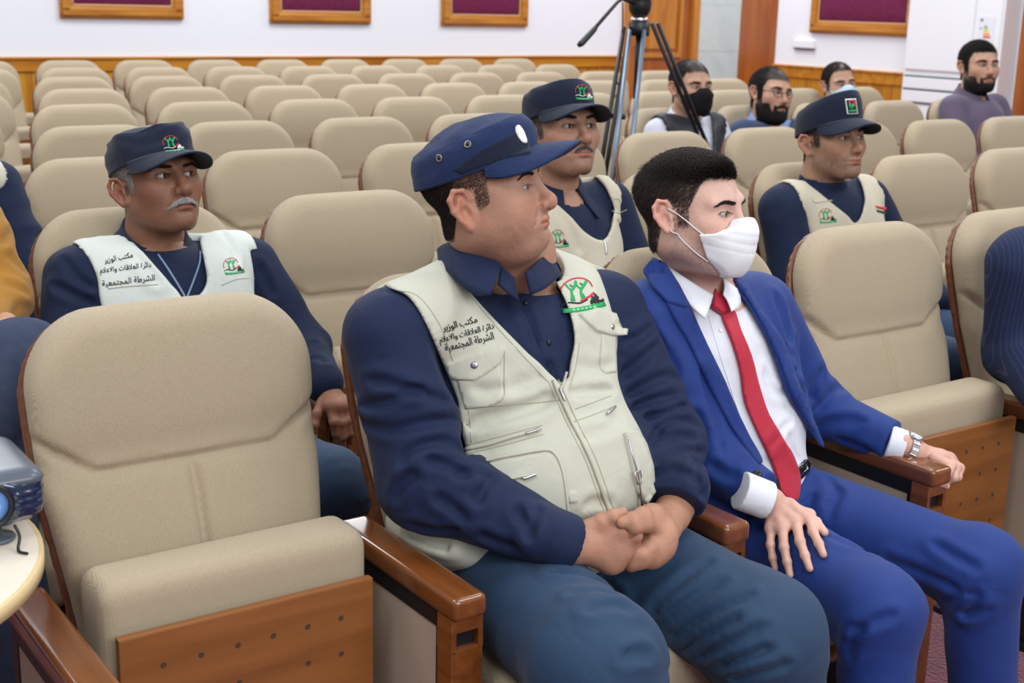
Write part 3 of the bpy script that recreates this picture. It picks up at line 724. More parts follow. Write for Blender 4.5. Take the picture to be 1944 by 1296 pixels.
def make_body(root, H, base, neckpts, neckr, hands, core, scalp, gaze=(0, -1, 0), h=.0022, hh=.0024, name='body'):
    """one mesh: head with neck, hands with wrists, and the trunk and limbs under the clothes"""
    bits = []; lo = H.c-.17*H.s; hi = H.c+.17*H.s; nb = np.array(neckpts[-1]); lo = np.minimum(lo, nb-.1); hi = np.maximum(hi, nb+.1); lo[2] = nb[2]-.01
    def fn(P):
        return smin(H.fn(P), chain(P, neckpts, neckr, .03), .028*H.s)
    V, Fc = surface(fn, lo, hi, h); V = relax(V, Fc, 1, .4)
    T = head_tone(H.loc(V.astype(f4)), base, H.h, scalp); H.V, H.F = V, Fc; bits.append((V, Fc, T, 0))
    for sx in (-1, 1):
        g = np.array(gaze, float); v, f, t = ball((sx*.0312, -.0752, -.0004), .0123, H.R, g); bits.append((H.ws(v), f, t, 1))
    for fnh, lo, hi in hands:
        V, Fc = surface(fnh, lo, hi, hh); V = relax(V, Fc, 1, .4)
        T = np.tile(np.array(base[:3])*np.array([1.04, .97, .95]), (len(V), 1)); T *= (1+.06*wob(V.astype(f4), 40, 4))[:, None]; bits.append((V, Fc, np.clip(T, 0, 1), 0))
    if core is not None:
        V, Fc = surface(core[0], core[1], core[2], .016); bits.append((V, Fc, np.tile(np.array(base[:3]), (len(V), 1)), 0))
    o = 0; VV = []; FF = []; TT = []; MI = []
    for V, Fc, T, mi in bits:
        VV.append(V); FF.append(np.asarray(Fc)+o); TT.append(T); MI.append(np.full(len(Fc), mi)); o += len(V)
    b = quads(name, np.concatenate(VV), np.concatenate(FF), [M['skin'], M['eye']], None, np.concatenate(TT), np.concatenate(MI))
    adopt(b, root); return b
def eye_mat():
    m, nt, b = base_mat('eye', (1, 1, 1, 1), .08, .6); at = nd(nt, 'ShaderNodeAttribute', attribute_name='tone'); nt.links.new(at.outputs['Color'], b.inputs['Base Color']); return m
M['eye'] = eye_mat()
def adopt(o, root):
    o.parent = root
    if root is not None and root.type == 'EMPTY': o.location = -root.location
    return o
def scatter(H, n, region, seed=1):
    """points on the head where region(local) > random, with normals"""
    V, Fc = H.V, H.F; a, b, c, d = (V[Fc[:, i]] for i in range(4)); nr = np.cross(c-a, d-b); ar = np.linalg.norm(nr, axis=1); nr = nr/(ar[:, None]+1e-12)
    L = H.loc(a.astype(f4)); m = region(L) > .01; ix = np.where(m)[0]
    if len(ix) == 0: return np.zeros((0, 3)), np.zeros((0, 3)), np.zeros((0, 3))
    rng = np.random.default_rng(seed); p = ar[ix]/ar[ix].sum(); k = rng.choice(ix, n, p=p); u, v = rng.random((2, n, 1))
    P = (a[k]*(1-u)+b[k]*u)*(1-v)+(d[k]*(1-u)+c[k]*u)*v; L = H.loc(P.astype(f4)); keep = region(L) > rng.random(n)
    return P[keep], nr[k][keep], L[keep]
def sm01(x, a, b): t = np.clip((x-a)/(b-a), 0, 1); return t*t*(3-2*t)
def crop_region(front=.062, temple=-.045, low=-.055, side=.012, burn=-.03):
    """where short hair grows: head-local; front = hairline height, low = nape height"""
    def f(L):
        x, y, z = L[:, 0], L[:, 1], L[:, 2]; a = np.abs(x)
        hl = np.where(y < temple, front+(.0)*a, side+(front-side)*np.clip((temple+.022-y)/.022, 0, 1))          # forehead, then temples
        hl = np.where(y > -.012, side+(low-side)*sm01(y, .018, .055), hl)
        m = sm01(z, hl-.006, hl+.006)
        burnm = sm01(z, burn-.006, burn+.004)*sm01(y, -.032, -.026)*(1-sm01(y, -.008, -.002))*(a > .055)
        m = np.maximum(m, burnm*.9)
        ear = (a > .0765)*(y < .04)*(z < .034)
        return m*(1-ear)
    return f
def do_hair(H, root, region, mat, n, L, comb, lift=.5, r0=.00045, seed=1, name='hair', jit=.25, curlw=None):
    P, N, Lc = scatter(H, n, region, seed)
    if len(P) == 0: return None
    cw = np.asarray(comb(Lc) if callable(comb) else np.tile(comb, (len(Lc), 1)), float); cw = cw @ H.R.T
    d = N*lift+cw; d /= np.linalg.norm(d, axis=1)[:, None]; le = (L(Lc) if callable(L) else np.full(len(P), L))*H.s
    d2 = cw-(cw*N).sum(1)[:, None]*N*.9+N*.08 if curlw is None else curlw(Lc) @ H.R.T
    o = strands(name, P, d, le, mat, None, r0*H.s, 4, d2, np.random.default_rng(seed+9), jit); adopt(o, root); return o
def brows(H, root, mat, thick=1., n=420, low=0., name='eyebrows', ln=.0085):
    def reg(L):
        a = np.abs(L[:, 0]); zc = .0185+low+.0038*np.sin(np.clip((a-.012)/.042, 0, 1)*2.6)-.004*sm01(a, .04, .054)
        return ((np.abs(L[:, 2]-zc) < .0026*thick*(1-.55*sm01(a, .034, .053))) & (a > .012) & (a < .053) & (L[:, 1] < -.05)).astype(float)
    comb = lambda L: np.stack([np.sign(L[:, 0])*1.0, np.full(len(L), .25), np.full(len(L), .25-.5*sm01(np.abs(L[:, 0]), .03, .05))], 1)
    return do_hair(H, root, reg, mat, n*9, ln, comb, .25, .00045, 5, name, .12)
def moustache(H, root, mat, n=900, w=.029, drop=.010, thick=.0085, name='moustache', ln=.011):
    def reg(L):
        a = np.abs(L[:, 0]); zc = -.0535-drop*(a/w)**2; return ((np.abs(L[:, 2]-zc) < thick*.5*(1.1-.5*(a/w)**2)) & (a < w) & (L[:, 1] < -.075)).astype(float)
    comb = lambda L: np.stack([np.sign(L[:, 0])*(.4+np.abs(L[:, 0])*20), np.full(len(L), -.2), np.full(len(L), -.9)], 1)
    return do_hair(H, root, reg, mat, n*8, ln, comb, .3, .0005, 6, name, .18)
def beard(H, root, mat, n=3500, ln=.016, name='beard', line=-.046):
    def reg(L):
        x, y, z = L[:, 0], L[:, 1], L[:, 2]; a = np.abs(x)
        top = np.where(a > .032, line-.035*(1-sm01(a, .034, .062)), -.078)
        m = (z < top) & (z > -.135) & (y < .012) & (a < .076)
        side = (a > .056) & (y < .0) & (y > -.035) & (z < .02) & (z > -.08)
        mo = (np.abs(z+.0535+.012*(a/.03)**2) < .0055) & (a < .032) & (y < -.075)
        goat = (a > .024) & (a < .036) & (z < -.055) & (y < -.06)
        lip = ((a/.026)**2+((z+.068)/.0085)**2 < 1)
        return ((m | side | mo | goat) & ~lip).astype(float)
    comb = lambda L: np.stack([L[:, 0]*4, np.full(len(L), -.25), np.full(len(L), -1.)], 1)
    le = lambda L: ln*(.35+.65*sm01(-L[:, 2], .04, .095))*(1-.5*sm01(np.abs(L[:, 0]), .04, .07))
    return do_hair(H, root, reg, mat, n, le, comb, .45, .0006, 8, name, .25)
# ------------------------------------------------------------------ patrol cap
def cap_parts(H, root, mat, tilt=0., zf=.043, zb=-.012, ht=.078, hb=.060, rx=.0835, ry=.106, brim=.062, droop=.3, seed=0, matb=None, back=0., lean=.0, crumple=1., rnd=.05, dome=.010):
    """crown with flat puckered top, band seam and curved peak, fitted to the head"""
    n = 96; yc = .008
    def ring(u, k):     # u: 0 hem .. 1 top edge
        V = []
        for i in range(n):
            a = 2*math.pi*i/n; f = (1+math.cos(a))/2               # 1 at the front
            z0 = zb+(zf-zb)*f**1.3; z1 = z0+(hb+(ht-hb)*f)
            fl = (1+.015*math.sin(math.pi*u)-.05*u*u)*(1-rnd*max(0, (u-.72)/.28)**2)
            p = np.array([rx*fl*math.sin(a), yc-ry*fl*math.cos(a), z0+(z1-z0)*u])
            p[1] += -lean*u
            V.append(p)
        return V
    rows = [ring(u, 0) for u in (0, .04, .12, .2, .32, .45, .6, .75, .86, .93, .975, 1.0)]
    top = rows[-1]; c = np.mean(top, 0)+V3(0, 0, dome)
    for s in (.975, .93, .85, .7, .5, .3, .12):
        rows.append([c+(p-c)*V3(s, s, s*s)+V3(0, 0, 0) for p in top])
    inner = [p*V3(.97, .97, 1)+V3(0, 0, .001) for p in rows[0]]; inner2 = [p*V3(.95, .95, 1)+V3(0, 0, .02) for p in rows[0]]
    R = [inner2, inner]+rows; V = np.array([p for r in R for p in r])
    wv = wob((V+seed*.37).astype(f4), 26, 5, seed); w2 = wob((V*V3(1, 1, 2.2)+seed).astype(f4), 60, 5, seed+3)
    amt = np.repeat([0, 0, 0, 0, .15, .25, .6, .9, 1, 1, 1, 1, .9, .9, .9, 1, 1, 1, 1, 1, 1], n)[:len(V)]
    cc = V-np.array([0, yc, 0]); cc[:, 2] = 0; cc /= np.linalg.norm(cc, axis=1)[:, None]+1e-6
    V = V+cc*((wv*.0028+w2*.0012)*amt*crumple)[:, None]; V[:, 2] += (wv*.0035+w2*.0012)*amt*crumple
    Fs = [(i*n+k, i*n+(k+1) % n, (i+1)*n+(k+1) % n, (i+1)*n+k) for i in range(len(R)-1) for k in range(n)]
    m = (len(R)-1)*n; V = np.vstack([V, V[m:m+n].mean(0)]); Fs += [(m+k, m+(k+1) % n, len(V)-1) for k in range(n)]
    # the cap sits with its own tilt
    Rt = rot('X', math.radians(tilt)); pt = lambda Q: H.ws(np.asarray(Q) @ Rt.T)
    crown = adopt(pydata('cap', pt(V), Fs, mat), root); crown.data.materials[0] = mat
    # seam around the band
    band = [ring(u, 0) for u in (.05,)][0]
    tb = tube(pt(np.array(band)*V3(1.004, 1.004, 1)), .0009*H.s, 5, closed=True); s1 = pydata('band_seam', tb[0], tb[1], matb or mat, crown)
    # peak
    B = []; na, nr = 33, 12
    for i in range(na):
        a = math.radians(-70+140*i/(na-1)); f = (1+math.cos(a))/2; z0 = zb+(zf-zb)*f**1.3+.006
        base = np.array([rx*1.0*math.sin(a), yc-ry*1.0*math.cos(a), z0])
        ext = brim*max(0, math.cos(a*1.286))**.62
        for k in range(nr):
            t = k/(nr-1); p = base+V3(math.sin(a)*.35, -1, 0)*ext*t
            p[2] += -.004*t*t-ext*droop*t-.16*abs(math.sin(a))**2*t*ext/brim*.12-.017*(p[0]/rx)**2*(.35+.65*t)*min(1, t*4)
            B.append(p)
    B = np.array(B); nb = len(B); B2 = B-V3(0, 0, .0034); Vb = np.vstack([B, B2]); Fb = []
    for i in range(na-1):
        for k in range(nr-1):
            q = i*nr+k; Fb.append((q, q+1, q+nr+1, q+nr)); Fb.append((nb+q, nb+q+nr, nb+q+nr+1, nb+q+1))
    for i in range(na-1):
        q = i*nr+nr-1; Fb.append((q, nb+q, nb+q+nr, q+nr)); q = i*nr; Fb.append((q, q+nr, nb+q+nr, nb+q))
    for q0 in (0, (na-1)*nr):
        for k in range(nr-1): Fb.append((q0+k, q0+k+1, nb+q0+k+1, nb+q0+k))
    pk = pydata('peak', pt(Vb), Fb, mat, crown)
    allV = np.vstack([pt(V), pt(Vb)]); o = len(V); tri = [tuple(f) for f in Fs]+[tuple(i+o for i in f) for f in Fb]
    return crown, BVHTree.FromPolygons(allV.tolist(), tri), pk
# ------------------------------------------------------------------ things drawn onto a surface
CAMV = Vector(CAM)
def shoot(bvh, px, py):
    d = Vector(ray(px, py)).normalized(); h = bvh.ray_cast(CAMV, d); return (np.array(h[0]), np.array(h[1])) if h[0] is not None else None
def bvh_of(o):
    off = np.zeros(3); p = o
    while p is not None: off += np.array(p.location); p = p.parent
    me = o.data; v = np.empty(len(me.vertices)*3, f4); me.vertices.foreach_get('co', v); v = v.reshape(-1, 3)+off
    return BVHTree.FromPolygons(v.tolist(), [tuple(p.vertices) for p in me.polygons])
def onto(bvh, pts):
    """lay picture points on a surface; points that miss take the depth of the nearest that hits"""
    hits = [shoot(bvh, *p) for p in pts]; ok = [i for i, h in enumerate(hits) if h is not None]
    if not ok: return None
    dep = np.array([((hits[i][0]-CAM) @ FW) for i in ok]); med = np.median(dep); pp = np.array(pts)
    out = []; nr = []
    good = [i for i, dd in zip(ok, dep) if abs(dd-med) < .09]
    gp = pp[good]
    for i, h in enumerate(hits):
        if i in good: out.append(h[0]); n = h[1]
        else:
            j = good[int(((gp-pp[i])**2).sum(1).argmin())]; r = ray(*pts[i]); dd = (hits[j][0]-CAM) @ FW; out.append(CAM+r*dd); n = hits[j][1]
        n = n if n @ (CAM-out[-1]) > 0 else -n; nr.append(n)
    return np.array(out), np.array(nr)
def decal(name, poly, bvh, off, thick, mat, parent, grid=6, smooth=2):
    poly = [tuple(map(float, p)) for p in poly]; xs = [p[0] for p in poly]; ys = [p[1] for p in poly]; pa = poly
    dense = []
    for i in range(len(poly)):
        a, b = np.array(poly[i]), np.array(poly[(i+1) % len(poly)]); k = max(1, int(np.linalg.norm(b-a)/grid)); dense += [tuple(a+(b-a)*j/k) for j in range(k)]
    gx = np.arange(min(xs)+grid*.5, max(xs), grid); gy = np.arange(min(ys)+grid*.5, max(ys), grid); X, Y = np.meshgrid(gx, gy); X, Y = X.ravel(), Y.ravel()
    if len(X): ins = poly2(X.astype(f4), Y.astype(f4), pa) < -grid*.35; inn = list(zip(X[ins].tolist(), Y[ins].tolist()))
    else: inn = []
    n0 = len(dense); vs, es, fs, *_ = delaunay_2d_cdt([Vector(p) for p in dense+inn], [(i, (i+1) % n0) for i in range(n0)], [], 1, 1e-4)
    pts = [(v[0], v[1]) for v in vs]; r = onto(bvh, pts)
    if r is None: return None
    P, N = r; Fc = [tuple(f) for f in fs]
    adj = [set() for _ in P]
    for f in Fc:
        for i in range(len(f)): adj[f[i]].add(f[(i+1) % len(f)]); adj[f[(i+1) % len(f)]].add(f[i])
    for _ in range(smooth): N = np.array([N[i]+sum(N[j] for j in adj[i]) if adj[i] else N[i] for i in range(len(N))]); N /= np.linalg.norm(N, axis=1)[:, None]
    top = P+N*(off+thick); bot = P+N*(off-.0015); n = len(P)
    ed = {}
    for f in Fc:
        for i in range(len(f)): k = (f[i], f[(i+1) % len(f)]); ed[k] = 1
    side = [(b, a, a+n, b+n) for (a, b) in ed if (b, a) not in ed]
    o = pydata(name, np.vstack([top, bot]), Fc+side, mat, None); bm = bmesh.new(); bm.from_mesh(o.data); bmesh.ops.recalc_face_normals(bm, faces=bm.faces); bm.to_mesh(o.data); bm.free()
    put_on(o, parent); return o
def put_on(o, parent):
    o.parent = parent
    if parent is None: return
    off = np.zeros(3); p = parent
    while p is not None: off += np.array(p.location); p = p.parent
    o.location = tuple(-off)
def ribbon(P, N, wd, ht=.0007):
    n = len(P); V = []; Fs = []
    for i in range(n):
        t = P[min(i+1, n-1)]-P[max(i-1, 0)]; t = t/(np.linalg.norm(t)+1e-12); nn = N[i]; b = np.cross(t, nn); b /= np.linalg.norm(b)+1e-12
        V += [P[i]-b*wd*.5-nn*.0008, P[i]-b*wd*.42+nn*ht, P[i]+b*wd*.42+nn*ht, P[i]+b*wd*.5-nn*.0008]
    for i in range(n-1):
        for k in range(3): Fs.append((i*4+k, i*4+k+1, i*4+k+5, i*4+k+4))
    Fs += [(0, 3, 2, 1), (n*4-4, n*4-3, n*4-2, n*4-1)]
    return V, Fs
def stroke(name, pts, bvh, wd, mat, parent, ht=.5, lift=0, n=6, closed=False, spline=True, seg=6, flat=False):
    """a line of width wd (m) lying on a surface"""
    p = smooth_poly(pts, n, closed) if spline else [np.array(q, float) for q in pts]
    r = onto(bvh, [tuple(q) for q in p])
    if r is None: return None
    P, N = r
    if flat: V, Fs = ribbon(P+N*lift, N, wd)
    else: P = P+N*(lift+wd*.15); V, Fs = tube(P, wd*.5, seg, closed=closed)
    o = pydata(name, V, Fs, mat, None); put_on(o, parent); return o
def multi(name, lists, bvh, wd, mat, parent, n=4, lift=0, spline=True, flat=False):
    L = []
    for pts in lists:
        p = smooth_poly(pts, n, False) if spline and len(pts) > 2 else [np.array(q, float) for q in pts]
        r = onto(bvh, [tuple(q) for q in p])
        if r is None: continue
        L.append(ribbon(r[0]+r[1]*lift, r[1], wd) if flat else tube(r[0]+r[1]*(lift+wd*.15), wd*.5, 5))
    if not L: return None
    o = tubes(name, L, mat); put_on(o, parent); return o
def disc_on(name, px, py, bvh, r, ht, mat, parent, seg=18, dome=.3, hole=False):
    h = shoot(bvh, px, py)
    if h is None: return None
    n = h[1] if h[1] @ (CAM-h[0]) > 0 else -h[1]
    pr = [(r*.6, -.001), (r, 0), (r, ht*.7), (r*.88, ht), (r*.5, ht+ht*dome)] if not hole else [(r, -.001), (r, ht*.8), (r*.85, ht), (r*.6, ht*.7), (r*.5, ht*.2)]
    V, Fs = lathe(pr, seg, h[0], n); o = pydata(name, V, Fs, mat); put_on(o, parent); return o
def flat_text(txt, font_scale=1.0):
    c = bpy.data.curves.new('lettering', 'FONT'); c.body = txt; c.size = 1; c.resolution_u = 2; o = bpy.data.objects.new('tmp', c); COL.objects.link(o)
    dg = bpy.context.evaluated_depsgraph_get(); me = bpy.data.meshes.new_from_object(o.evaluated_get(dg)); bpy.data.objects.remove(o); v = np.array([tuple(q.co)[:2] for q in me.vertices]); f = [tuple(p.vertices) for p in me.polygons]; bpy.data.meshes.remove(me); return v, f
def lettering(name, txt, p0, p1, hgt, bvh, mat, parent, slant=0, bold=.6):
    """text set along the picture line p0-p1, laid on the cloth as raised embroidery"""
    v, f = flat_text(txt)
    if len(v) == 0: return None
    w0, w1 = v[:, 0].min(), v[:, 0].max(); h0, h1 = v[:, 1].min(), v[:, 1].max()
    p0, p1 = np.array(p0, float), np.array(p1, float); u = (p1-p0); q = np.array([u[1], -u[0]]); q /= np.linalg.norm(q)
    px = p0+((v[:, 0:1]-w0)/(w1-w0))*u+((v[:, 1:2]-(h0+h1)/2)/(h1-h0))*hgt*q
    r = onto(bvh, [tuple(a) for a in px])
    if r is None: return None
    P, N = r; n = len(P); nn = N.mean(0); nn /= np.linalg.norm(nn); top = P+nn*.0016; bot = P-nn*.0004; ed = {}
    for g in f:
        for i in range(len(g)): ed[(g[i], g[(i+1) % len(g)])] = 1
    side = [(b, a, a+n, b+n) for (a, b) in ed if (b, a) not in ed]
    o = pydata(name, np.vstack([top, bot]), [tuple(g) for g in f]+side, mat, None, smooth=False); put_on(o, parent); return o
M['thread_red'] = plain('red_thread', srgb(205, 40, 55), .6); M['thread_green'] = plain('green_thread', srgb(24, 160, 88), .6)
M['thread_black'] = plain('black_thread', srgb(28, 30, 36), .7); M['thread_white'] = plain('white_thread', srgb(232, 232, 228), .7)
def emblem(bvh, parent, o, ux, uy, dark=False, sc=1.0, name='embroidered_emblem'):
    """round badge: red arc, two green figures with raised arms, flag ribbon, dark skyline and green banner"""
    o, ux, uy = (np.array(q, float) for q in (o, ux, uy)); T = lambda a, b: tuple(o+ux*a+uy*b)
    W = np.linalg.norm(ux)/F_PX*np.median([((h[0]-CAM) @ FW) for h in [shoot(bvh, *T(.5, .4))] if h] or [3.0])
    arc = [T(.5+.47*math.cos(t), .52+.46*math.sin(t)) for t in np.linspace(math.radians(205), math.radians(12), 14)]
    root = stroke(name, arc, bvh, W*.045, M['thread_red'], parent, n=3, flat=True, lift=.0006)
    if root is None: return None
    gr = lambda nm, L, w, m: multi(nm, [[T(*q) for q in l] for l in L], bvh, W*w, m, root, 3, .0006+.0004*(nm != 'green_figures')+.0004*(nm == 'banner_writing'), True, True)
    gr('green_figures', [[(.36, .22), (.37, .45), (.35, .6)], [(.36, .58), (.24, .74), (.17, .88)], [(.36, .58), (.46, .72), (.50, .88)], [(.43, .22), (.40, .42)],
                         [(.66, .24), (.63, .45), (.64, .6)], [(.64, .58), (.52, .72), (.48, .84)], [(.64, .58), (.74, .72), (.80, .84)], [(.73, .26), (.68, .42)]], .085, M['thread_green'])
    gr('figure_heads', [[(.33, .74), (.37, .75)], [(.62, .75), (.67, .76)]], .10, M['thread_green'])
    gr('flag_red', [[(.62, .17), (.75, .24), (.88, .30), (1.0, .40)]], .07, M['thread_red'])
    gr('flag_white', [[(.06, .12), (.2, .2), (.4, .16), (.6, .12), (.8, .2)]], .045, M['thread_white'] if dark else M['thread_black'])
    gr('skyline', [[(.92, .02), (.97, .26)], [(1.02, .02), (1.04, .34)], [(1.1, .02), (1.1, .26)], [(1.18, .04), (1.26, .12)], [(.9, .1), (1.25, .08)]], .09, M['thread_white'] if dark else M['thread_black'])
    gr('banner', [[(.1, -.06), (.5, -.09), (.9, -.07), (1.3, -.03)]], .15, M['thread_green'])
    gr('banner_writing', [[(.25+i*.12, -.10+(i % 2)*.03), (.31+i*.12, -.08-(i % 2)*.02)] for i in range(7)], .035, M['thread_white'])
    return root
def patch3(name, rows, thick, mat, parent, sub=3):
    """a bent sheet of cloth through a grid of points (rows of equal length)"""
    R = [smooth_poly(r, sub, False) for r in rows]; Cn = [smooth_poly([R[i][k] for i in range(len(R))], sub, False) for k in range(len(R[0]))]
    nu, nv = len(Cn), len(Cn[0]); V = np.array(Cn).reshape(-1, 3); G = V.reshape(nu, nv, 3)
    du = np.gradient(G, axis=0); dv = np.gradient(G, axis=1); N = np.cross(du, dv); N /= np.linalg.norm(N, axis=2)[:, :, None]+1e-9; B = (G-N*thick).reshape(-1, 3); n = len(V); Fs = []
    for i in range(nu-1):
        for k in range(nv-1): q = i*nv+k; Fs += [(q, q+1, q+nv+1, q+nv), (n+q, n+q+nv, n+q+nv+1, n+q+1)]
    rim = [i*nv for i in range(nu)]+[(nu-1)*nv+k for k in range(1, nv)]+[i*nv+nv-1 for i in range(nu-2, -1, -1)]+[k for k in range(nv-2, 0, -1)]
    for i in range(len(rim)): a, b = rim[i], rim[(i+1) % len(rim)]; Fs.append((a, b, b+n, a+n))
    o = pydata(name, np.vstack([V, B]), Fs, mat, None); bm = bmesh.new(); bm.from_mesh(o.data); bmesh.ops.recalc_face_normals(bm, faces=bm.faces); bm.to_mesh(o.data); bm.free(); put_on(o, parent); return o
# ------------------------------------------------------------------ clothes from joints
def ridged(P, s, o=0, p=1.0):
    v = wob(P, s, 5, o); return (1-np.abs(v))**p
def limb(P, a, b, c, ra, rb, rc, k=.03, fold=.006, seed=0, freq=62., el=.5):
    """upper and lower limb in cloth, with folds gathered at the bend"""
    d1 = cap(P, a, b, ra, rb); d2 = cap(P, b, c, rb, rc); d = smin(d1, d2, k)
    if fold:
        a_, b_, c_ = (np.array(q, float) for q in (a, b, c)); L1, L2 = np.linalg.norm(b_-a_), np.linalg.norm(c_-b_)
        t1, t2 = capt(P, a, b), capt(P, b, c); use1 = d1 < d2
        s = np.where(use1, (t1-1)*L1, t2*L2)               # signed distance along from the bend
        ph = s*freq+2.2*wob(P, 9, 4, seed)
        w_ = np.exp(-(s/.10)**2)+.35*np.exp(-((s-L2)/.08)**2)+.25*np.exp(-((s+L1)/.09)**2)+.12
        f = np.maximum(np.sin(ph), -.2)*(.6+.4*wob(P, 14, 3, seed+2)); d = d-fold*w_*f-fold*.35*wob(P, 22, 5, seed+5)
    return d
def norm(v): v = np.array(v, float); return v/np.linalg.norm(v)
def hand_fn(w, fingers, palm, thick=.012, wr=.026, fore=None, k=.012, web=.0055):
    """hand from a wrist point, palm knuckles and five finger chains; fore = a point up the forearm"""
    def fn(P):
        d = None
        for q in palm:
            e = cap(P, w, q, wr*.62, thick); d = e if d is None else smin(d, e, k)
        for i in range(len(palm)-1): d = smin(d, cap(P, palm[i], palm[i+1], thick, thick), k)
        if fore is not None: d = smin(d, cap(P, fore, w, wr*1.05, wr*.78), .015)
        for pts, rs in fingers:
            e = None
            for i in range(len(pts)-1):
                c_ = cap(P, pts[i], pts[i+1], rs[i], rs[i+1]); e = c_ if e is None else smin(e, c_, .0035)
            for i in range(1, len(pts)-1): e = smin(e, sph(P, pts[i], rs[i]*1.02), .004)
            d = smin(d, e, web)
        return d
    allp = np.array([w]+list(palm)+[p for f in fingers for p in f[0]]+([fore] if fore is not None else []))
    return fn, allp.min(0)-.035, allp.max(0)+.035
def core_fn(J):
    def fn(P):
        d = ell(P, J['chest'], (.13, .085, .15))
        d = smin(d, ell(P, J['pelvis'], (.13, .09, .09)), .06); d = smin(d, cap(P, J['chest'], J['pelvis'], .09), .05)
        d = smin(d, cap(P, J['neck'], J['chest'], .05, .08), .04)
        for s in 'RL':
            d = smin(d, chain(P, [J['chest']+V3(0, 0, .06), J['sh'+s], J['el'+s], J['wr'+s]], [.05, .045, .035, .022], .03), .03)
            d = smin(d, chain(P, [J['pelvis'], J['hip'+s], J['kn'+s], J['an'+s]], [.07, .07, .05, .035], .03), .03)
            d = smin(d, cap(P, J['an'+s], J['an'+s]+V3(0, -.1, -.04), .03, .025), .02)
        return d
    al = np.array([v for v in J.values()]); return fn, al.min(0)-.16, al.max(0)+.16
def template(x, y, s=1.0, rz=0):
    b = dict(pelvis=(0, -.24, .52), belly=(0, -.225, .66), chest=(0, -.185, .82), neck=(0, -.15, .955), head=(0, -.17, 1.11))
    for k, sx in (('R', -1), ('L', 1)):
        b.update({'sh'+k: (sx*.168, -.165, .905), 'el'+k: (sx*.225, -.25, .675), 'wr'+k: (sx*.13, -.44, .575), 'hip'+k: (sx*.085, -.24, .485), 'kn'+k: (sx*.13, -.65, .475), 'an'+k: (sx*.13, -.68, .09)})
    R = rot('Z', rz); c = V3(0, -.15, .43); out = {}
    for k, v in b.items():
        q = (np.array(v)-c)*s+c if not k.startswith('an') else np.array(v)
        out[k] = R @ q+V3(x, y, 0)
    return out
def trousers(root, J, mat, r=(.10, .088, .062), seed=0, h=.0075, fold=.006, name='trousers', pel=(.165, .13, .1), creases=None, ca=.004, cw=.008):
    def fn(P):
        d = ell(P, J['pelvis'], pel)
        for i, s in enumerate('RL'):
            e = limb(P, J['hip'+s], J['kn'+s], J['an'+s]+V3(0, 0, .03), r[0], r[1], r[2], .04, fold, seed+i*3, 55.)
            d = smin(d, e, .03)
        return smax(d, .075-P[:, 2], .005)
    al = np.array([J[k] for k in ('pelvis', 'hipR', 'hipL', 'knR', 'knL', 'anR', 'anL')])
    lo, hi = np.minimum(al.min(0)-.2, [9, 9, .05]), al.max(0)+.2
    if creases: fn = folded(fn, lo, hi, creases, ca, cw)
    o = sdf_obj(name, fn, lo, hi, h, mat, None, 1); adopt(o, root); return o
def shoes(root, J, mat, fwd=None):
    for s in 'RL':
        a = J['an'+s]; f = V3(0, -1, 0) if fwd is None else fwd; p = V3(a[0], a[1], 0)
        fn = lambda P: np.maximum(smin(cap(P, p+V3(0, 0, .045)-f*.03, p+f*.16+V3(0, 0, .035), .042, .036), cap(P, p+V3(0, 0, .05), p+V3(0, 0, .1), .042, .04), .03), .004-P[:, 2])
        o = sdf_obj('shoe', fn, p-.25, p+.25, .008, mat, None, 1); adopt(o, root)

def collar(root_part, C, mat, rx=.068, ry=.072, g=22, z1f=-.01, z1b=.03, stand=.034, leaf=.03, flare=.022, yaw=0, thick=.003, tilt=0, name='collar', gap=1.0):
    """turned-down shirt collar round the neck, open at the front"""
    rows = [[] for _ in range(5)]; R = rot('Z', yaw)
    for th in np.radians(np.linspace(g, 360-g, 29)):
        f = (1+math.cos(th))/2; zt = z1b+(z1f-z1b)*f; fr = max(0, (math.cos(th)-.35)/.65)**1.6
        d = V3(math.sin(th), -math.cos(th), 0)
        for i, (k, e) in enumerate(((0, 0), (.1, .003), (.45, .35), (.8, .75), (1, 1))):
            r = 1.0; q = V3(d[0]*(rx+flare*e), d[1]*(ry+flare*e), 0); z = zt+(.004 if i == 1 else 0)-(stand+leaf*fr)*k*(1 if i > 1 else 0)
            if i > 1: q = q+V3(math.copysign(1, math.sin(th))*fr*.020*k*gap, -fr*.040*k, 0)
            rows[i].append(C+R @ (q+V3(0, 0, z)))
    return patch3(name, rows, thick, mat, root_part, 2)
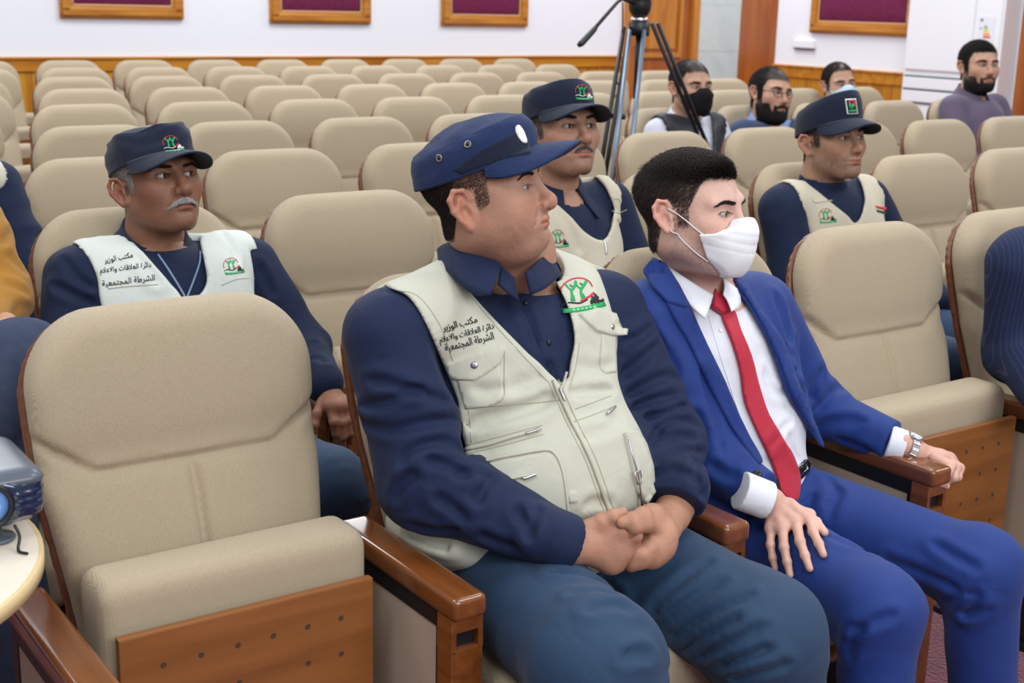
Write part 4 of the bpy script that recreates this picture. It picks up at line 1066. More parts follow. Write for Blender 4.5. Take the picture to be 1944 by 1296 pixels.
def folded(fn, lo, hi, creases, amp=.004, wd=.008, h=.013):
    """cloth with creases laid where the pictured ones run: a furrow with a soft ridge on either side"""
    V, Fc = surface(fn, lo, hi, h); bv = BVHTree.FromPolygons(V.tolist(), [tuple(map(int, f)) for f in Fc]); seg = []
    for c in creases:
        a = amp; w_ = wd
        if isinstance(c, tuple): c, a, w_ = c
        p = smooth_poly(c, 3, False); r = onto(bv, [tuple(q) for q in p])
        if r is not None: seg.append((r[0].astype(f4), a, w_))
    def out(P):
        d = fn(P); m = np.abs(d) < .05; Q = P[m]; disp = np.zeros(len(Q), f4)
        for pts, a, w_ in seg:
            lo_, hi_ = pts.min(0)-4*w_, pts.max(0)+4*w_; s = np.where(((Q > lo_) & (Q < hi_)).all(1))[0]
            if len(s) == 0: continue
            S = Q[s]; dd = None; n = len(pts)-1
            for i in range(n):
                ba = pts[i+1]-pts[i]; t = np.clip(((S-pts[i]) @ ba)/max(float(ba@ba), 1e-9), 0, 1); e = np.sqrt(((S-pts[i]-t[:, None]*ba)**2).sum(1)); tt = (i+t)/n
                e = e+(1-np.minimum(np.minimum(tt, 1-tt)*5+.15, 1))*w_*.8
                dd = e if dd is None else np.minimum(dd, e)
            disp[s] += a*(.75*np.exp(-((dd-2.0*w_)/(1.2*w_))**2)-np.exp(-(dd/w_)**2))
        o = d.copy(); o[m] = d[m]-disp; return o
    return out

def seated(label, seat, head, skin, out, inner, outer=None, vcut=None, sleeveless=False, rz=0, bs=1.05, group=None, legs=None, hh=.003, vg=.009, hk=None, hands=(), Jx=None, turtle=False, collarm=None, tmat=None, gaze=(.1, -1, 0), offv=.014, hairc='hair_black', shirt_creases=None, outer_creases=None, bulk=1.0, armhole=None):
    """a person in a chair: body, trousers, shirt and an optional open garment over it"""
    x, y = seat; J = template(x, y, bs, rz); hp = dict(hk or {}); s = head[6]
    H = Head(A(head[0], head[1], head[2]) if not isinstance(head[0], np.ndarray) else head[0], head[3], head[4], head[5], s, **hp)
    n0 = J['neck'].copy(); J['neck'] = H.c+V3(0, .022, -.150*s)
    dl = J['neck']-n0
    for k, q in (('chest', .75), ('shR', .9), ('shL', .9), ('belly', .4), ('elR', .4), ('elL', .4)): J[k] = J[k]+dl*q
    if Jx: J.update({k: v for k, v in Jx.items()})
    root = tag(empty('person', (x, y-.3, 0)), label, 'person', group)
    reg = hp.get('reg') or crop_region(hp.get('front', .066), -.05, -.06, .012, -.02); sc = hp.get('scalp', .8)
    make_body(root, H, skin, [H.w((0, .028, -.05)), J['neck']+V3(0, 0, .03*s), J['neck']+V3(0, 0, -.03), J['neck']+V3(0, -.03, -.09)], [.057*s*hp.get('neckw', 1), .056*s*hp.get('neckw', 1), .058*s, .05*s], list(hands), core_fn({**J}), lambda L: reg(L)*sc, gaze, hh, hh)
    def torso(P):
        Q = P; b = bulk*bs
        d = ell(Q, J['chest']-V3(0, 0, .012), (.160*b, .106*b, .135*bs), rot('Z', rz)); d = smin(d, ell(Q, J['belly'], (.148*b, .115*b, .14*bs), rot('Z', rz)), .07); d = smin(d, ell(Q, J['pelvis'], (.155*b, .125*b, .1*bs), rot('Z', rz)), .06)
        for k, m_ in (('R', 1), ('L', -1)): d = smin(d, cap(P, J['neck']+V3(0, .022, -.052*s), J['sh'+k]+rot('Z', rz) @ V3(m_*.03, 0, .012), .050*bs, .055*bs), .05)
        return d
    def sleeves(P, o=0.):
        return [limb(P, J['sh'+k], J['el'+k], J['wr'+k], .064*bs+o, .056*bs+o, .038*bs+o, .035, .004, i*4+1, 52.) for i, k in enumerate('RL')]
    lo = np.minimum(np.minimum(J['elR'], J['elL']), np.minimum(J['wrR'], J['wrL']))-.12; hi = np.maximum(np.maximum(J['shR'], J['shL']), np.maximum(J['elR'], J['elL']))+.14; lo[2] = .46; hi[2] = J['neck'][2]+.09
    lo = np.minimum(lo, J['pelvis']-V3(.2, .2, 0)*bs); hi = np.maximum(hi, J['pelvis']+V3(.2, .2, 0)*bs); lo[2] = .46
    jac = outer is not None and not sleeveless
    def fs(P):
        d = torso(P)-.001*wob(P, 26, 4)
        if not jac:
            for e in sleeves(P): d = smin(d, e, .022)
        d = smax(d, -cap(P, J['neck']+V3(0, 0, -.012*s), H.w((0, .02, -.06)), (.062 if not turtle else .05)*s), .004)
        if turtle: d = smin(d, np.maximum(np.abs(cap(P, J['neck']+V3(0, 0, -.03), J['neck']+V3(0, -.004, .035*s), .066*s, .0645*s))-.005, P[:, 2]-(J['neck'][2]+.038*s)-.12*(P[:, 1]-J['neck'][1])), .006)
        return smax(d, .49-P[:, 2], .01)
    fs0 = fs
    if not turtle and collarm is not None: fs = lambda P: smax(fs0(P), -cap(P, J['neck']+rot('Z', rz) @ V3(0, -.02, .0), J['neck']+rot('Z', rz) @ V3(0, -.115, -.095), .054*s, .014), .004)
    if shirt_creases: fs = folded(fs, lo, hi, shirt_creases, .006, .009)
    sh = sdf_obj('shirt' if not turtle else 'turtleneck', fs, lo, hi, vg*.8, inner, None, 1); adopt(sh, root)
    if collarm: collar(sh, J['neck']+V3(-.0, -.002, .034*s), collarm, .065*s, .070*s, 20, -.036, .034, .038*s, .030*s, .030, rz, .0035)
    oo = None; pv = smooth_poly(vcut, 4) if vcut else None; dep = float((H.c-CAM) @ FW)
    if outer is not None:
        def fo(P):
            d = torso(P)-offv-.0015*wob(P, 18, 4)
            if sleeveless:
                for k in 'RL': d = smax(d, -cap(P, J['sh'+k]+(J['sh'+k]-J['chest'])*.10+V3(0, 0, .0), J['el'+k], .066*bs), .004)
                if armhole is not None:
                    for ap in armhole: d = smax(d, -np.maximum(pxpoly(P, ap, dep), P[:, 1]-J['chest'][1]-.02), .004)
            else:
                for e in sleeves(P, .006): d = smin(d, e, .02)
            if pv is not None: d = smax(d, -np.maximum(pxpoly(P, pv, dep), P[:, 1]-J['chest'][1]-.05), .004)
            d = smax(d, -cap(P, J['neck']+V3(0, 0, .004), J['neck']+V3(0, 0, .1), .073*s), .004)
            return smax(d, .47-P[:, 2], .01)
        if outer_creases: fo = folded(fo, lo, hi, outer_creases, .005, .009)
        oo = sdf_obj(out, fo, lo, hi, vg*.8, outer, None, 1); adopt(oo, root)
    trousers(root, J, tmat or M['trous'], (.088*bs, .074*bs, .058), 3, .014 if legs is None else .009, .004)
    shoes(root, J, M['shoe'], rot('Z', rz) @ V3(0, -1, 0))
    return root, H, J, sh, oo, reg
# ------------------------------------------------------------------ the stout man in the beige vest
M['navy'] = weave('navy_shirt_cotton', srgb(25, 38, 72), srgb(20, 30, 58), 9000, .0001, .7, .04, .0015, 30, .25)
M['capnavy'] = weave('navy_cap_twill', srgb(34, 50, 90), srgb(26, 38, 72), 9000, .0001, .8, .08, .002, 30, .2)
M['capdark'] = weave('dark_navy_cap_band', srgb(26, 34, 56), srgb(22, 28, 46), 9000, .0001, .8, .15, .001, 30, .2)
M['vest'] = weave('pale_khaki_vest_cotton', srgb(204, 204, 188), srgb(188, 188, 170), 9000, .0001, .85, .2, .003, 16, .2, .08)
M['vesttrim'] = plain('khaki_seam_thread', srgb(170, 168, 146), .8)
M['zipper'] = plain('cream_zipper_teeth', srgb(206, 202, 182), .45, wr=.001, wrs=900)
M['trous'] = weave('slate_blue_trouser_cloth', srgb(40, 66, 96), srgb(32, 54, 82), 9000, .0001, .6, .08, .003, 10, .25)
M['hair_black'] = hair_mat('dark_hair', (.016, .013, .012, 1)); M['hair_grey'] = hair_mat('grey_hair', (.35, .34, .33, 1)); M['hair_mix'] = hair_mat('greying_hair', (.07, .065, .062, 1))
M['brass'] = plain('dull_grey_metal', srgb(150, 150, 140), .5, metal=.6)
M['shoe'] = plain('black_shoe_leather', srgb(24, 22, 22), .3)
SK1 = srgb(180, 136, 112)
def big_man():
    J = dict(pelvis=V3(.59, -.25, .53), belly=V3(.60, -.27, .665), chest=V3(.59, -.195, .83), neck=V3(.60, -.16, .985),
             shR=A(738, 636, -.19), shL=A(1150, 590, -.17), elR=A(812, 912, -.28), elL=A(1262, 842, -.29), wrR=A(1062, 1030, -.47), wrL=A(1268, 965, -.45),
             hipR=V3(.49, -.25, .50), hipL=V3(.69, -.26, .50), knR=A(1130, 1262, -.64), knL=A(1450, 1205, -.64), anR=V3(.46, -.68, .09), anL=V3(.86, -.66, .09))
    root = tag(empty('person', (.58, -.3, 0)), 'stout person in dark blue cap and beige vest seated in front row, hands clasped', 'person')
    H = Head(A(919, 363, -.2), 15, 11, 0, .96, earz=-.014, earx=.002, fat=1.0, nose=1.15, nosew=1.2, ears=1.15, lips=1.05, stub=.22, eyeo=.66)
    reg = crop_region(.07, -.05, -.07, .015, -.02)
    scal = lambda L: reg(L)*np.where(L[:, 1] < .03, .55, .8)
    # hands
    z = lambda *q: A(*q)
    wR = J['wrR']; palmR = [z(1146, 1004, -.488), z(1168, 1022, -.498), z(1172, 1044, -.503), z(1160, 1064, -.500)]
    FR = [([z(1112, 1004, -.48), z(1142, 990, -.495), z(1163, 980, -.505), z(1182, 972, -.508)], [.0145, .013, .0112, .0088]),
          ([z(1148, 1004, -.49), z(1180, 1006, -.512), z(1206, 1016, -.522), z(1204, 1034, -.512)], [.0145, .0128, .0115, .0095]),
          ([z(1168, 1022, -.498), z(1190, 1024, -.508), z(1205, 1038, -.508), z(1196, 1048, -.498)], [.0140, .0125, .011, .009]),
          ([z(1170, 1044, -.503), z(1184, 1046, -.508), z(1192, 1058, -.502), z(1184, 1066, -.492)], [.0138, .0118, .010, .0088]),
          ([z(1160, 1062, -.500), z(1170, 1066, -.505), z(1176, 1074, -.498), z(1168, 1078, -.49)], [.013, .011, .009, .008])]
    fnR, loR, hiR = hand_fn(z(1084, 1034, -.476), FR, palmR, .0205, .036, z(1035, 1020, -.455), .014, .010)
    wL = z(1276, 975, -.46); palmL = [z(1238, 984, -.495), z(1256, 1014, -.508), z(1252, 1036, -.512), z(1236, 1052, -.512)]
    FL = [([z(1244, 978, -.485), z(1220, 978, -.512), z(1200, 986, -.524), z(1180, 992, -.520)], [.0150, .0138, .0122, .0098]),
          ([z(1248, 1002, -.500), z(1226, 996, -.522), z(1206, 1000, -.530), z(1196, 1012, -.522)], [.0140, .0128, .0115, .0095]),
          ([z(1252, 1032, -.512), z(1232, 1040, -.524), z(1214, 1050, -.522), z(1206, 1056, -.508)], [.0150, .0135, .012, .010]),
          ([z(1244, 1046, -.512), z(1222, 1056, -.522), z(1204, 1064, -.518), z(1198, 1066, -.502)], [.0145, .0130, .0115, .0095]),
          ([z(1234, 1054, -.510), z(1214, 1066, -.518), z(1198, 1072, -.512), z(1190, 1072, -.500)], [.0135, .012, .0105, .009])]
    fnL, loL, hiL = hand_fn(wL, FL, palmL, .0215, .037, z(1290, 945, -.435), .016, .011)
    body = make_body(root, H, SK1, [H.w((0, .012, -.055)), V3(.578, -.16, 1.035), V3(.585, -.15, .97)], [.066, .074, .086], [(fnR, loR, hiR), (fnL, loL, hiL)], core_fn({**J, 'belly': J['belly']}), scal, (.05, -1, .0), .002, .0022)
    do_hair(H, root, reg, M['hair_black'], 42000, lambda L: np.where((L[:, 1] < .03), .003, .0055), (0, .7, -.7), .25, .00026)
    brows(H, root, M['hair_black'], .7, 250)
    # cap
    cp, cb, pk = cap_parts(H, root, M['capnavy'], 0, .062, .018, .062, .070, .0895, .115, .078, .0, 1, rnd=.10, dome=.024)
    # shirt with sleeves
    def torso(P):
        d = ell(P, J['chest'], (.192, .125, .165)); d = smin(d, ell(P, J['belly'], (.196, .165, .155)), .07)
        d = smin(d, ell(P, J['pelvis']+V3(0, 0, .0), (.19, .15, .11)), .06)
        d = smin(d, cap(P, J['neck']+V3(-.012, .045, .0), J['shR']+V3(.03, 0, .01), .062, .066), .05)
        d = smin(d, cap(P, J['neck']+V3(-.012, .045, .0), J['shL']+V3(-.03, 0, .01), .062, .066), .05)
        return d
    def sleeves(P):
        r = limb(P, J['shR'], J['elR'], J['wrR'], .077, .078, .047, .04, .004, 1, 58.)
        l = limb(P, J['shL'], J['elL'], J['wrL'], .075, .070, .050, .04, .004, 4, 58.)
        # cuffs
        pR = (P-arr(A(1086, 1032, -.478))) @ arr(norm(A(1083, 1030, -.478)-A(1030, 1012, -.462))); pL = (P-arr(A(1286, 957, -.456))) @ arr(norm(A(1286, 955, -.455)-A(1296, 915, -.434)))
        r = smin(r, cap(P, A(1030, 1012, -.462), A(1083, 1030, -.478), .047, .045), .006); l = smin(l, cap(P, A(1292, 925, -.44), A(1286, 955, -.455), .052, .048), .006); r = smax(r, pR, .002); l = smax(l, pL, .002)
        return r, l
    vestR = smooth_poly([(690, 520), (722, 548), (762, 568), (796, 613), (826, 685), (856, 752), (874, 810), (874, 850), (892, 868), (960, 820), (1000, 700), (1000, 560), (880, 440)], 4)
    vestL = smooth_poly([(1112, 470), (1138, 520), (1160, 585), (1172, 640), (1170, 700), (1186, 760), (1222, 830), (1228, 880), (1140, 880), (1060, 700), (1060, 480)], 4)
    def shirt(P):
        r, l = sleeves(P); r = smax(r, -np.maximum(pxpoly(P, vestR, 2.2), P[:, 1]-J['chest'][1]), .012); l = smax(l, -np.maximum(pxpoly(P, vestL, 2.2), P[:, 1]-J['chest'][1]), .012); t = torso(P)+.002-.0012*wob(P, 30, 5); d = smin(smin(t, r, .025), l, .025)
        d = smax(d, -cap(P, J['neck']+V3(0, -.01, -.0), H.w((0, .02, -.06)), .076), .004); d = smax(d, -cap(P, A(988, 515, -.27), A(1000, 552, -.30), .022, .008), .004)
        return smax(d, .485-P[:, 2], .01)
    SC_ = [[(683, 796), (739, 816), (813, 801), (868, 794)], [(757, 888), (782, 860), (821, 842), (856, 845), (880, 862)], [(748, 950), (768, 914), (790, 896)], [(690, 770), (740, 760), (800, 735)], [(700, 720), (770, 735), (860, 770)],
           [(826, 942), (858, 962), (890, 990)], [(980, 965), (996, 990), (1006, 1018)], [(904, 955), (918, 928), (936, 904)], [(1020, 965), (1014, 1000), (1006, 1034)], [(860, 905), (890, 900), (915, 905)], [(770, 990), (830, 1005), (880, 1000)], [(800, 870), (850, 885), (890, 912)], [(905, 1010), (950, 1030), (1000, 1040)],
           [(1183, 757), (1227, 731), (1266, 714), (1297, 724)], [(1173, 716), (1216, 685), (1243, 654)], [(1216, 797), (1256, 785), (1300, 770)], [(1223, 857), (1254, 812), (1293, 799), (1328, 811)], [(1243, 890), (1281, 862), (1335, 856)], [(1316, 863), (1320, 905), (1331, 947)],
           [(1235, 906), (1274, 892), (1324, 913)], [(1180, 650), (1215, 640), (1235, 620)], [(1190, 780), (1230, 762), (1290, 750)], [(1240, 840), (1280, 830), (1320, 836)], [(985, 560), (1004, 610), (1018, 660)], [(1040, 690), (1046, 712), (1052, 735)]]
    shirt = folded(shirt, (.14, -.58, .46), (1.1, .02, 1.06), SC_, .0062, .0088)
    sh = sdf_obj('shirt', shirt, (.14, -.58, .46), (1.1, .02, 1.06), .0046, M['navy'], None, 1); adopt(sh, root)
    arm_R = smooth_poly([(735, 545), (774, 563), (806, 610), (836, 680), (866, 750), (884, 820), (884, 880), (905, 925), (960, 985), (900, 985), (830, 960), (770, 950), (700, 900), (560, 860), (560, 560), (700, 520)], 5)
    arm_L = smooth_poly([(1112, 470), (1138, 520), (1160, 585), (1172, 640), (1170, 700), (1186, 760), (1222, 830), (1240, 905), (1225, 960), (1300, 1040), (1420, 1000), (1420, 600), (1250, 440)], 5)
    neck = smooth_poly([(838, 476), (850, 500), (890, 552), (945, 612), (1000, 668), (1042, 714), (1056, 740), (1066, 742), (1080, 716), (1090, 655), (1086, 612), (1068, 560), (1040, 510), (1030, 470), (1010, 380), (860, 400)], 5)
    def vest(P):
        t = smin(torso(P), ell(P, A(846, 1000, -.24), (.078, .11, .045)), .04)-.0125
        t = t-.005*ridged(P*arr((1, 1, .55)), 15, 2, 2.)+.0015-.0012*wob(P, 34, 4)
        front = P[:, 1]-(J['chest'][1]+.0)
        c = np.maximum(pxpoly(P, arm_R, 2.2), front-.03); c2 = np.maximum(pxpoly(P, arm_L, 2.2), front-.03); c3 = np.maximum(pxpoly(P, neck, 2.2), front-.04)
        t = smax(t, -c, .004); t = smax(t, -c2, .004); t = smax(t, -c3, .004)
        t = smax(t, -cap(P, J['neck']+V3(0, 0, .005), J['neck']+V3(0, 0, .1), .078), .004)
        return smax(t, .515-P[:, 2]+.03*np.sin(P[:, 0]*30)*.2, .008)
    VC = [([(772, 1010), (812, 1028), (862, 1046)], .006, .007), ([(884, 806), (946, 790), (1010, 772), (1050, 748)], .009, .012), ([(1072, 748), (1110, 746), (1160, 742)], .007, .009), [(900, 735), (930, 742), (950, 735)], [(1000, 560), (1020, 600)], [(884, 900), (900, 880)], ([(1100, 690), (1130, 700), (1160, 690)], .004, .01),
          ([(780, 1000), (820, 1020), (868, 1030)], .006, .009), ([(790, 985), (840, 1000), (880, 1010)], .005, .008), ([(960, 740), (1000, 730), (1030, 715)], .004, .012), ([(1110, 960), (1130, 950), (1160, 955)], .004, .009), ([(1100, 830), (1150, 815), (1180, 790)], .003, .01)]
    vest = folded(vest, (.2, -.5, .48), (.95, .0, 1.07), VC, .005, .009)
    ve = sdf_obj('vest', vest, (.2, -.5, .48), (.95, .0, 1.07), .0045, M['vest'], None, 1); adopt(ve, root)
    vb = bvh_of(ve)
    tr = trousers(root, J, M['trous'], (.112, .098, .075), 2, .0062, .004, pel=(.185, .15, .105), creases=[
        [(1223, 1195), (1304, 1143), (1378, 1102)], [(1260, 1217), (1341, 1173), (1430, 1128)], [(1290, 1232), (1360, 1198), (1410, 1170)], [(1323, 1247), (1393, 1217), (1453, 1187)], [(1360, 1265), (1416, 1247), (1467, 1228)], [(1390, 1287), (1450, 1273), (1500, 1258)],
        [(1216, 1180), (1267, 1128), (1319, 1084), (1352, 1065)], [(1082, 1128), (1134, 1122), (1171, 1132)], [(1145, 1102), (1175, 1128), (1204, 1187)], [(1110, 1160), (1160, 1150), (1200, 1160)], [(1040, 1085), (1100, 1090), (1150, 1110)], [(1180, 1250), (1210, 1240), (1235, 1245)]], ca=.0065, cw=.0085)
    shoes(root, J, M['shoe'])
    patch3('collar', [[A(833, 474, -.10), A(852, 464, -.155), A(880, 472, -.195), A(915, 486, -.235), A(950, 503, -.262)], [A(834, 478, -.105), A(851, 470, -.165), A(878, 482, -.21), A(910, 502, -.252), A(947, 520, -.275)], [A(836, 504, -.12), A(852, 515, -.195), A(872, 538, -.24), A(900, 560, -.278), A(932, 560, -.303)]], .004, M['navy'], sh)
    patch3('collar', [[A(950, 503, -.258), A(962, 514, -.268), A(975, 527, -.272)], [A(948, 518, -.262), A(962, 532, -.272), A(978, 546, -.277)], [A(944, 540, -.27), A(962, 556, -.282), A(984, 572, -.286)]], .003, M['navy'], sh)
    patch3('collar', [[A(996, 518, -.278), A(1016, 500, -.262), A(1040, 474, -.21)], [A(1000, 534, -.286), A(1024, 520, -.270), A(1050, 496, -.215)], [A(1006, 560, -.292), A(1036, 546, -.275), A(1064, 522, -.225)]], .0035, M['navy'], sh)
    sb = bvh_of(sh)
    stroke('button_placket', [(985, 560), (1010, 620), (1040, 690), (1058, 738)], sb, .0016, M['navy'], sh)
    for p in ((998, 575), (1042, 650)): disc_on('button', p[0], p[1], sb, .005, .0025, M['black'], sh, 14)
    # vest details
    seam = lambda pts, nm='seam', wd=.0016: stroke(nm, pts, vb, wd, M['vesttrim'], ve, flat=True, lift=.0002)
    flap1 = decal('pocket_flap', [(846, 690), (900, 672), (952, 654), (957, 668), (948, 690), (925, 708), (900, 722), (875, 720), (858, 718)], vb, .001, .0035, M['vest'], ve)
    decal('breast_pocket', [(868, 722), (948, 694), (957, 745), (950, 760), (935, 770), (884, 776)], vb, 0, .002, M['vest'], ve)
    disc_on('snap_button', 901, 693, vb, .0068, .006, M['steel'], ve, 20, .2)
    seam([(958, 665), (957, 720), (956, 755), (930, 770), (885, 776)])
    flap2 = decal('pocket_flap', [(1098, 598), (1130, 586), (1166, 596), (1176, 622), (1188, 625), (1186, 636), (1160, 637), (1130, 628)], vb, .001, .004, M['vest'], ve)
    disc_on('snap_button', 1158, 621, vb, .0062, .0065, M['steel'], ve, 18, .2)
    decal('breast_pocket', [(1142, 634), (1168, 638), (1170, 704), (1150, 709), (1138, 700)], vb, 0, .002, M['vest'], ve)
    seam([(1142, 636), (1138, 690), (1148, 708), (1170, 706)])
    for P_ in ([(1050, 722), (1085, 800), (1118, 866), (1140, 925), (1160, 985)],):
        stroke('front_zipper', P_, vb, .0068, M['zipper'], ve, lift=.001)
        seam([(x-9, y+2) for x, y in P_], 'zipper_tape_seam'); seam([(x+10, y-2) for x, y in P_], 'zipper_tape_seam')
    stroke('open_zipper', [(1062, 742), (1070, 728), (1076, 708)], vb, .005, M['zipper'], ve, lift=.002)
    stroke('zipper_pull', [(1062, 738), (1066, 748), (1071, 760)], vb, .0055, M['steel'], ve, lift=.005)
    seam([(884, 776), (960, 768), (1040, 762), (1070, 758)]); seam([(1092, 776), (1130, 762), (1160, 752)])
    stroke('waist_zipper', [(884, 853), (930, 842), (975, 828), (1022, 816)], vb, .0062, M['zipper'], ve, lift=.001)
    seam([(884, 845), (950, 828), (1030, 806)]); seam([(884, 862), (950, 846), (1032, 824)]); seam([(1090, 800), (1130, 786), (1164, 772)])
    stroke('zipper_pull', [(998, 822), (1010, 819), (1026, 813)], vb, .005, M['steel'], ve, lift=.005)
    stroke('zipper_pull', [(1150, 788), (1157, 782), (1164, 775)], vb, .005, M['steel'], ve, lift=.005)
    pk_ = decal('cargo_pocket', [(905, 886), (960, 872), (1040, 858), (1056, 868), (1068, 900), (1074, 940), (1078, 985), (1000, 975), (930, 920)], vb, 0, .007, M['vest'], ve, 7)
    stroke('pocket_zipper', [(905, 880), (960, 868), (1030, 856), (1052, 862), (1066, 890), (1074, 940), (1078, 990)], vb, .0056, M['zipper'], ve, lift=.006)
    stroke('pocket_zipper', [(935, 914), (970, 908), (1000, 902)], vb, .0054, M['zipper'], ve, lift=.008); stroke('zipper_pull', [(994, 908), (1006, 905), (1018, 900)], vb, .005, M['steel'], ve, lift=.011)
    decal('cargo_pocket', [(1182, 822), (1205, 815), (1222, 845), (1234, 885), (1238, 930), (1222, 955), (1206, 930), (1196, 880)], vb, 0, .008, M['vest'], ve, 7)
    stroke('pocket_zipper', [(1186, 830), (1196, 870), (1206, 910), (1212, 955)], vb, .004, M['steel'], ve, lift=.007)
    stroke('buckle', [(1196, 896), (1206, 892), (1212, 912), (1202, 917)], vb, .0028, M['steel'], ve, closed=True, lift=.01, spline=False)
    decal('fabric_loop', [(1076, 934), (1094, 931), (1096, 952), (1079, 955)], vb, 0, .003, M['vest'], ve, 5)
    seam([(742, 552), (790, 560), (832, 612), (862, 690), (888, 770), (895, 840)]); seam([(846, 498), (900, 570), (970, 650), (1040, 724)]); seam([(1100, 650), (1092, 700), (1082, 730)])
    lettering('lettering', ''.join(map(chr, [0xFEE3, 0xFEDC, 0xFE98, 0xFE90, 0x20, 0xFE8D, 0xFEDF, 0xFEEE, 0xFEAF, 0xFEF3, 0xFEAE][::-1])), (840, 624), (905, 607), 17, vb, M['thread_black'], ve)
    lettering('lettering', ''.join(map(chr, [0xFEA9, 0xFE8D, 0xFE8B, 0xFEAE, 0xFE93, 0x20, 0xFE8D, 0xFEDF, 0xFECC, 0xFEFC, 0xFED7, 0xFE8E, 0xFE95, 0x20, 0xFEED, 0xFE8D, 0xFEFB, 0xFECB, 0xFEFC, 0xFEE1][::-1])), (834, 648), (937, 620), 18, vb, M['thread_black'], ve)
    lettering('lettering', ''.join(map(chr, [0xFE8D, 0xFEDF, 0xFEB8, 0xFEAE, 0xFEC3, 0xFE94, 0x20, 0xFE8D, 0xFEDF, 0xFEE4, 0xFEA0, 0xFE98, 0xFEE4, 0xFECC, 0xFEF4, 0xFE94][::-1])), (845, 662), (937, 638), 19, vb, M['thread_black'], ve)
    emblem(vb, ve, (1062, 588), (66, -10), (-2, -56))
    # cap details
    decal('cap_band', [(862, 322), (905, 290), (950, 265), (985, 250), (1002, 262), (1008, 292), (960, 300), (915, 315), (878, 330)], cb, .0006, .0012, M['capdark'], cp, 5)
    b = decal('embroidered_emblem', smooth_poly([(978, 242), (984, 238), (993, 250), (999, 270), (990, 270), (980, 256)], 3), cb, .002, .0012, M['thread_white'], cp, 4)
    for p in ((834, 300), (888, 274)): e_ = disc_on('eyelet', p[0], p[1], cb, .0062, .0022, M['brass'], cp, 18, hole=True); disc_on('eyelet_hole', p[0], p[1], cb, .0032, .0026, M['black'], e_ or cp, 12)
    return root
big_man()
# ------------------------------------------------------------------ the young man in the blue suit
M['suit'] = weave('royal_blue_suit_wool', srgb(27, 56, 128), srgb(22, 46, 108), 9000, .0001, .65, .08, .0015, 14, .3)
M['whiteshirt'] = weave('white_shirt_cotton', srgb(232, 234, 242), srgb(220, 222, 232), 9000, .0001, .8, .1, .002, 20, .2, .05)
M['tie'] = weave('red_tie_silk', srgb(196, 44, 66), srgb(176, 34, 54), 9000, .0001, .45, .15, .001, 10)
M['leather'] = plain('black_belt_leather', srgb(24, 24, 28), .3, wr=.0005, wrs=150)
M['mask'] = plain('white_face_mask', srgb(236, 238, 242), .8, .3, wr=.001, wrs=40)
M['hair_brown'] = hair_mat('dark_brown_hair', (.030, .022, .018, 1))
SK2 = srgb(212, 172, 156)
def face_mask(H, root, mat, zt=-.012, zb=-.12, back=-.012, cordmat=None, puff=1.0):
    """pleated surgical mask over nose and chin with ear loops"""
    def fn(P):
        L = H.loc(P); x, y, z = L[:, 0], L[:, 1], L[:, 2]; a = np.abs(x)
        hd = head_fn(L, H.h); sm_ = smin(smin(hd, ell(L, (0, -.088, -.055), (.038, .034*puff, .05)), .035), ell(L, (0, -.085, -.03), (.026, .034*puff, .026)), .02)
        pl = .0008*sum(np.exp(-((z-q_-.25*(a*a)/.06)/.0022)**2) for q_ in (-.042, -.058, -.074))-.0014*np.exp(-(a/.004)**2)
        out = sm_-.0058+pl; inn = hd-.0012
        top = z-(zt+.006-.020*sm01(a, .008, .045)-.008*sm01(a, .045, .07)); bot = (zb+.045*sm01(a, .02, .07))-z
        reg = np.maximum(np.maximum(top, bot), y-(back-.046+.16*(z+.06)))
        return smax(smax(out, -inn, .0015), reg, .0025)*f4(H.s)
    o = sdf_obj('face_mask', fn, H.c-.16*H.s, H.c+.16*H.s, .0024, mat, None, 1); adopt(o, root)
    hl = lambda p: H.w(p)
    L = []
    for s in (-1, 1):
        for z0, z1, zz in ((-.036, .010, .016), (-.088, -.026, -.034)):
            a0, a1 = V3(.05, -.062, z0), V3(.0765, .008, z1); pts = []
            for t in np.linspace(0, 1, 12):
                q = a0+(a1-a0)*t; xs = np.linspace(.035, .095, 61); Q = np.stack([xs, np.full(61, q[1]), np.full(61, q[2])], 1).astype(f4)
                q[0] = xs[int(np.argmax(head_fn(Q, H.h) > .0016))]; pts.append(hl((s*q[0], q[1], q[2])))
            L.append(tube(smooth_poly(pts, 3, False), .0012, 6))
    c = tubes('ear_loop', L[:2], cordmat or mat); adopt(c, root); c = tubes('ear_loop', L[2:], cordmat or mat); adopt(c, root)
    return o
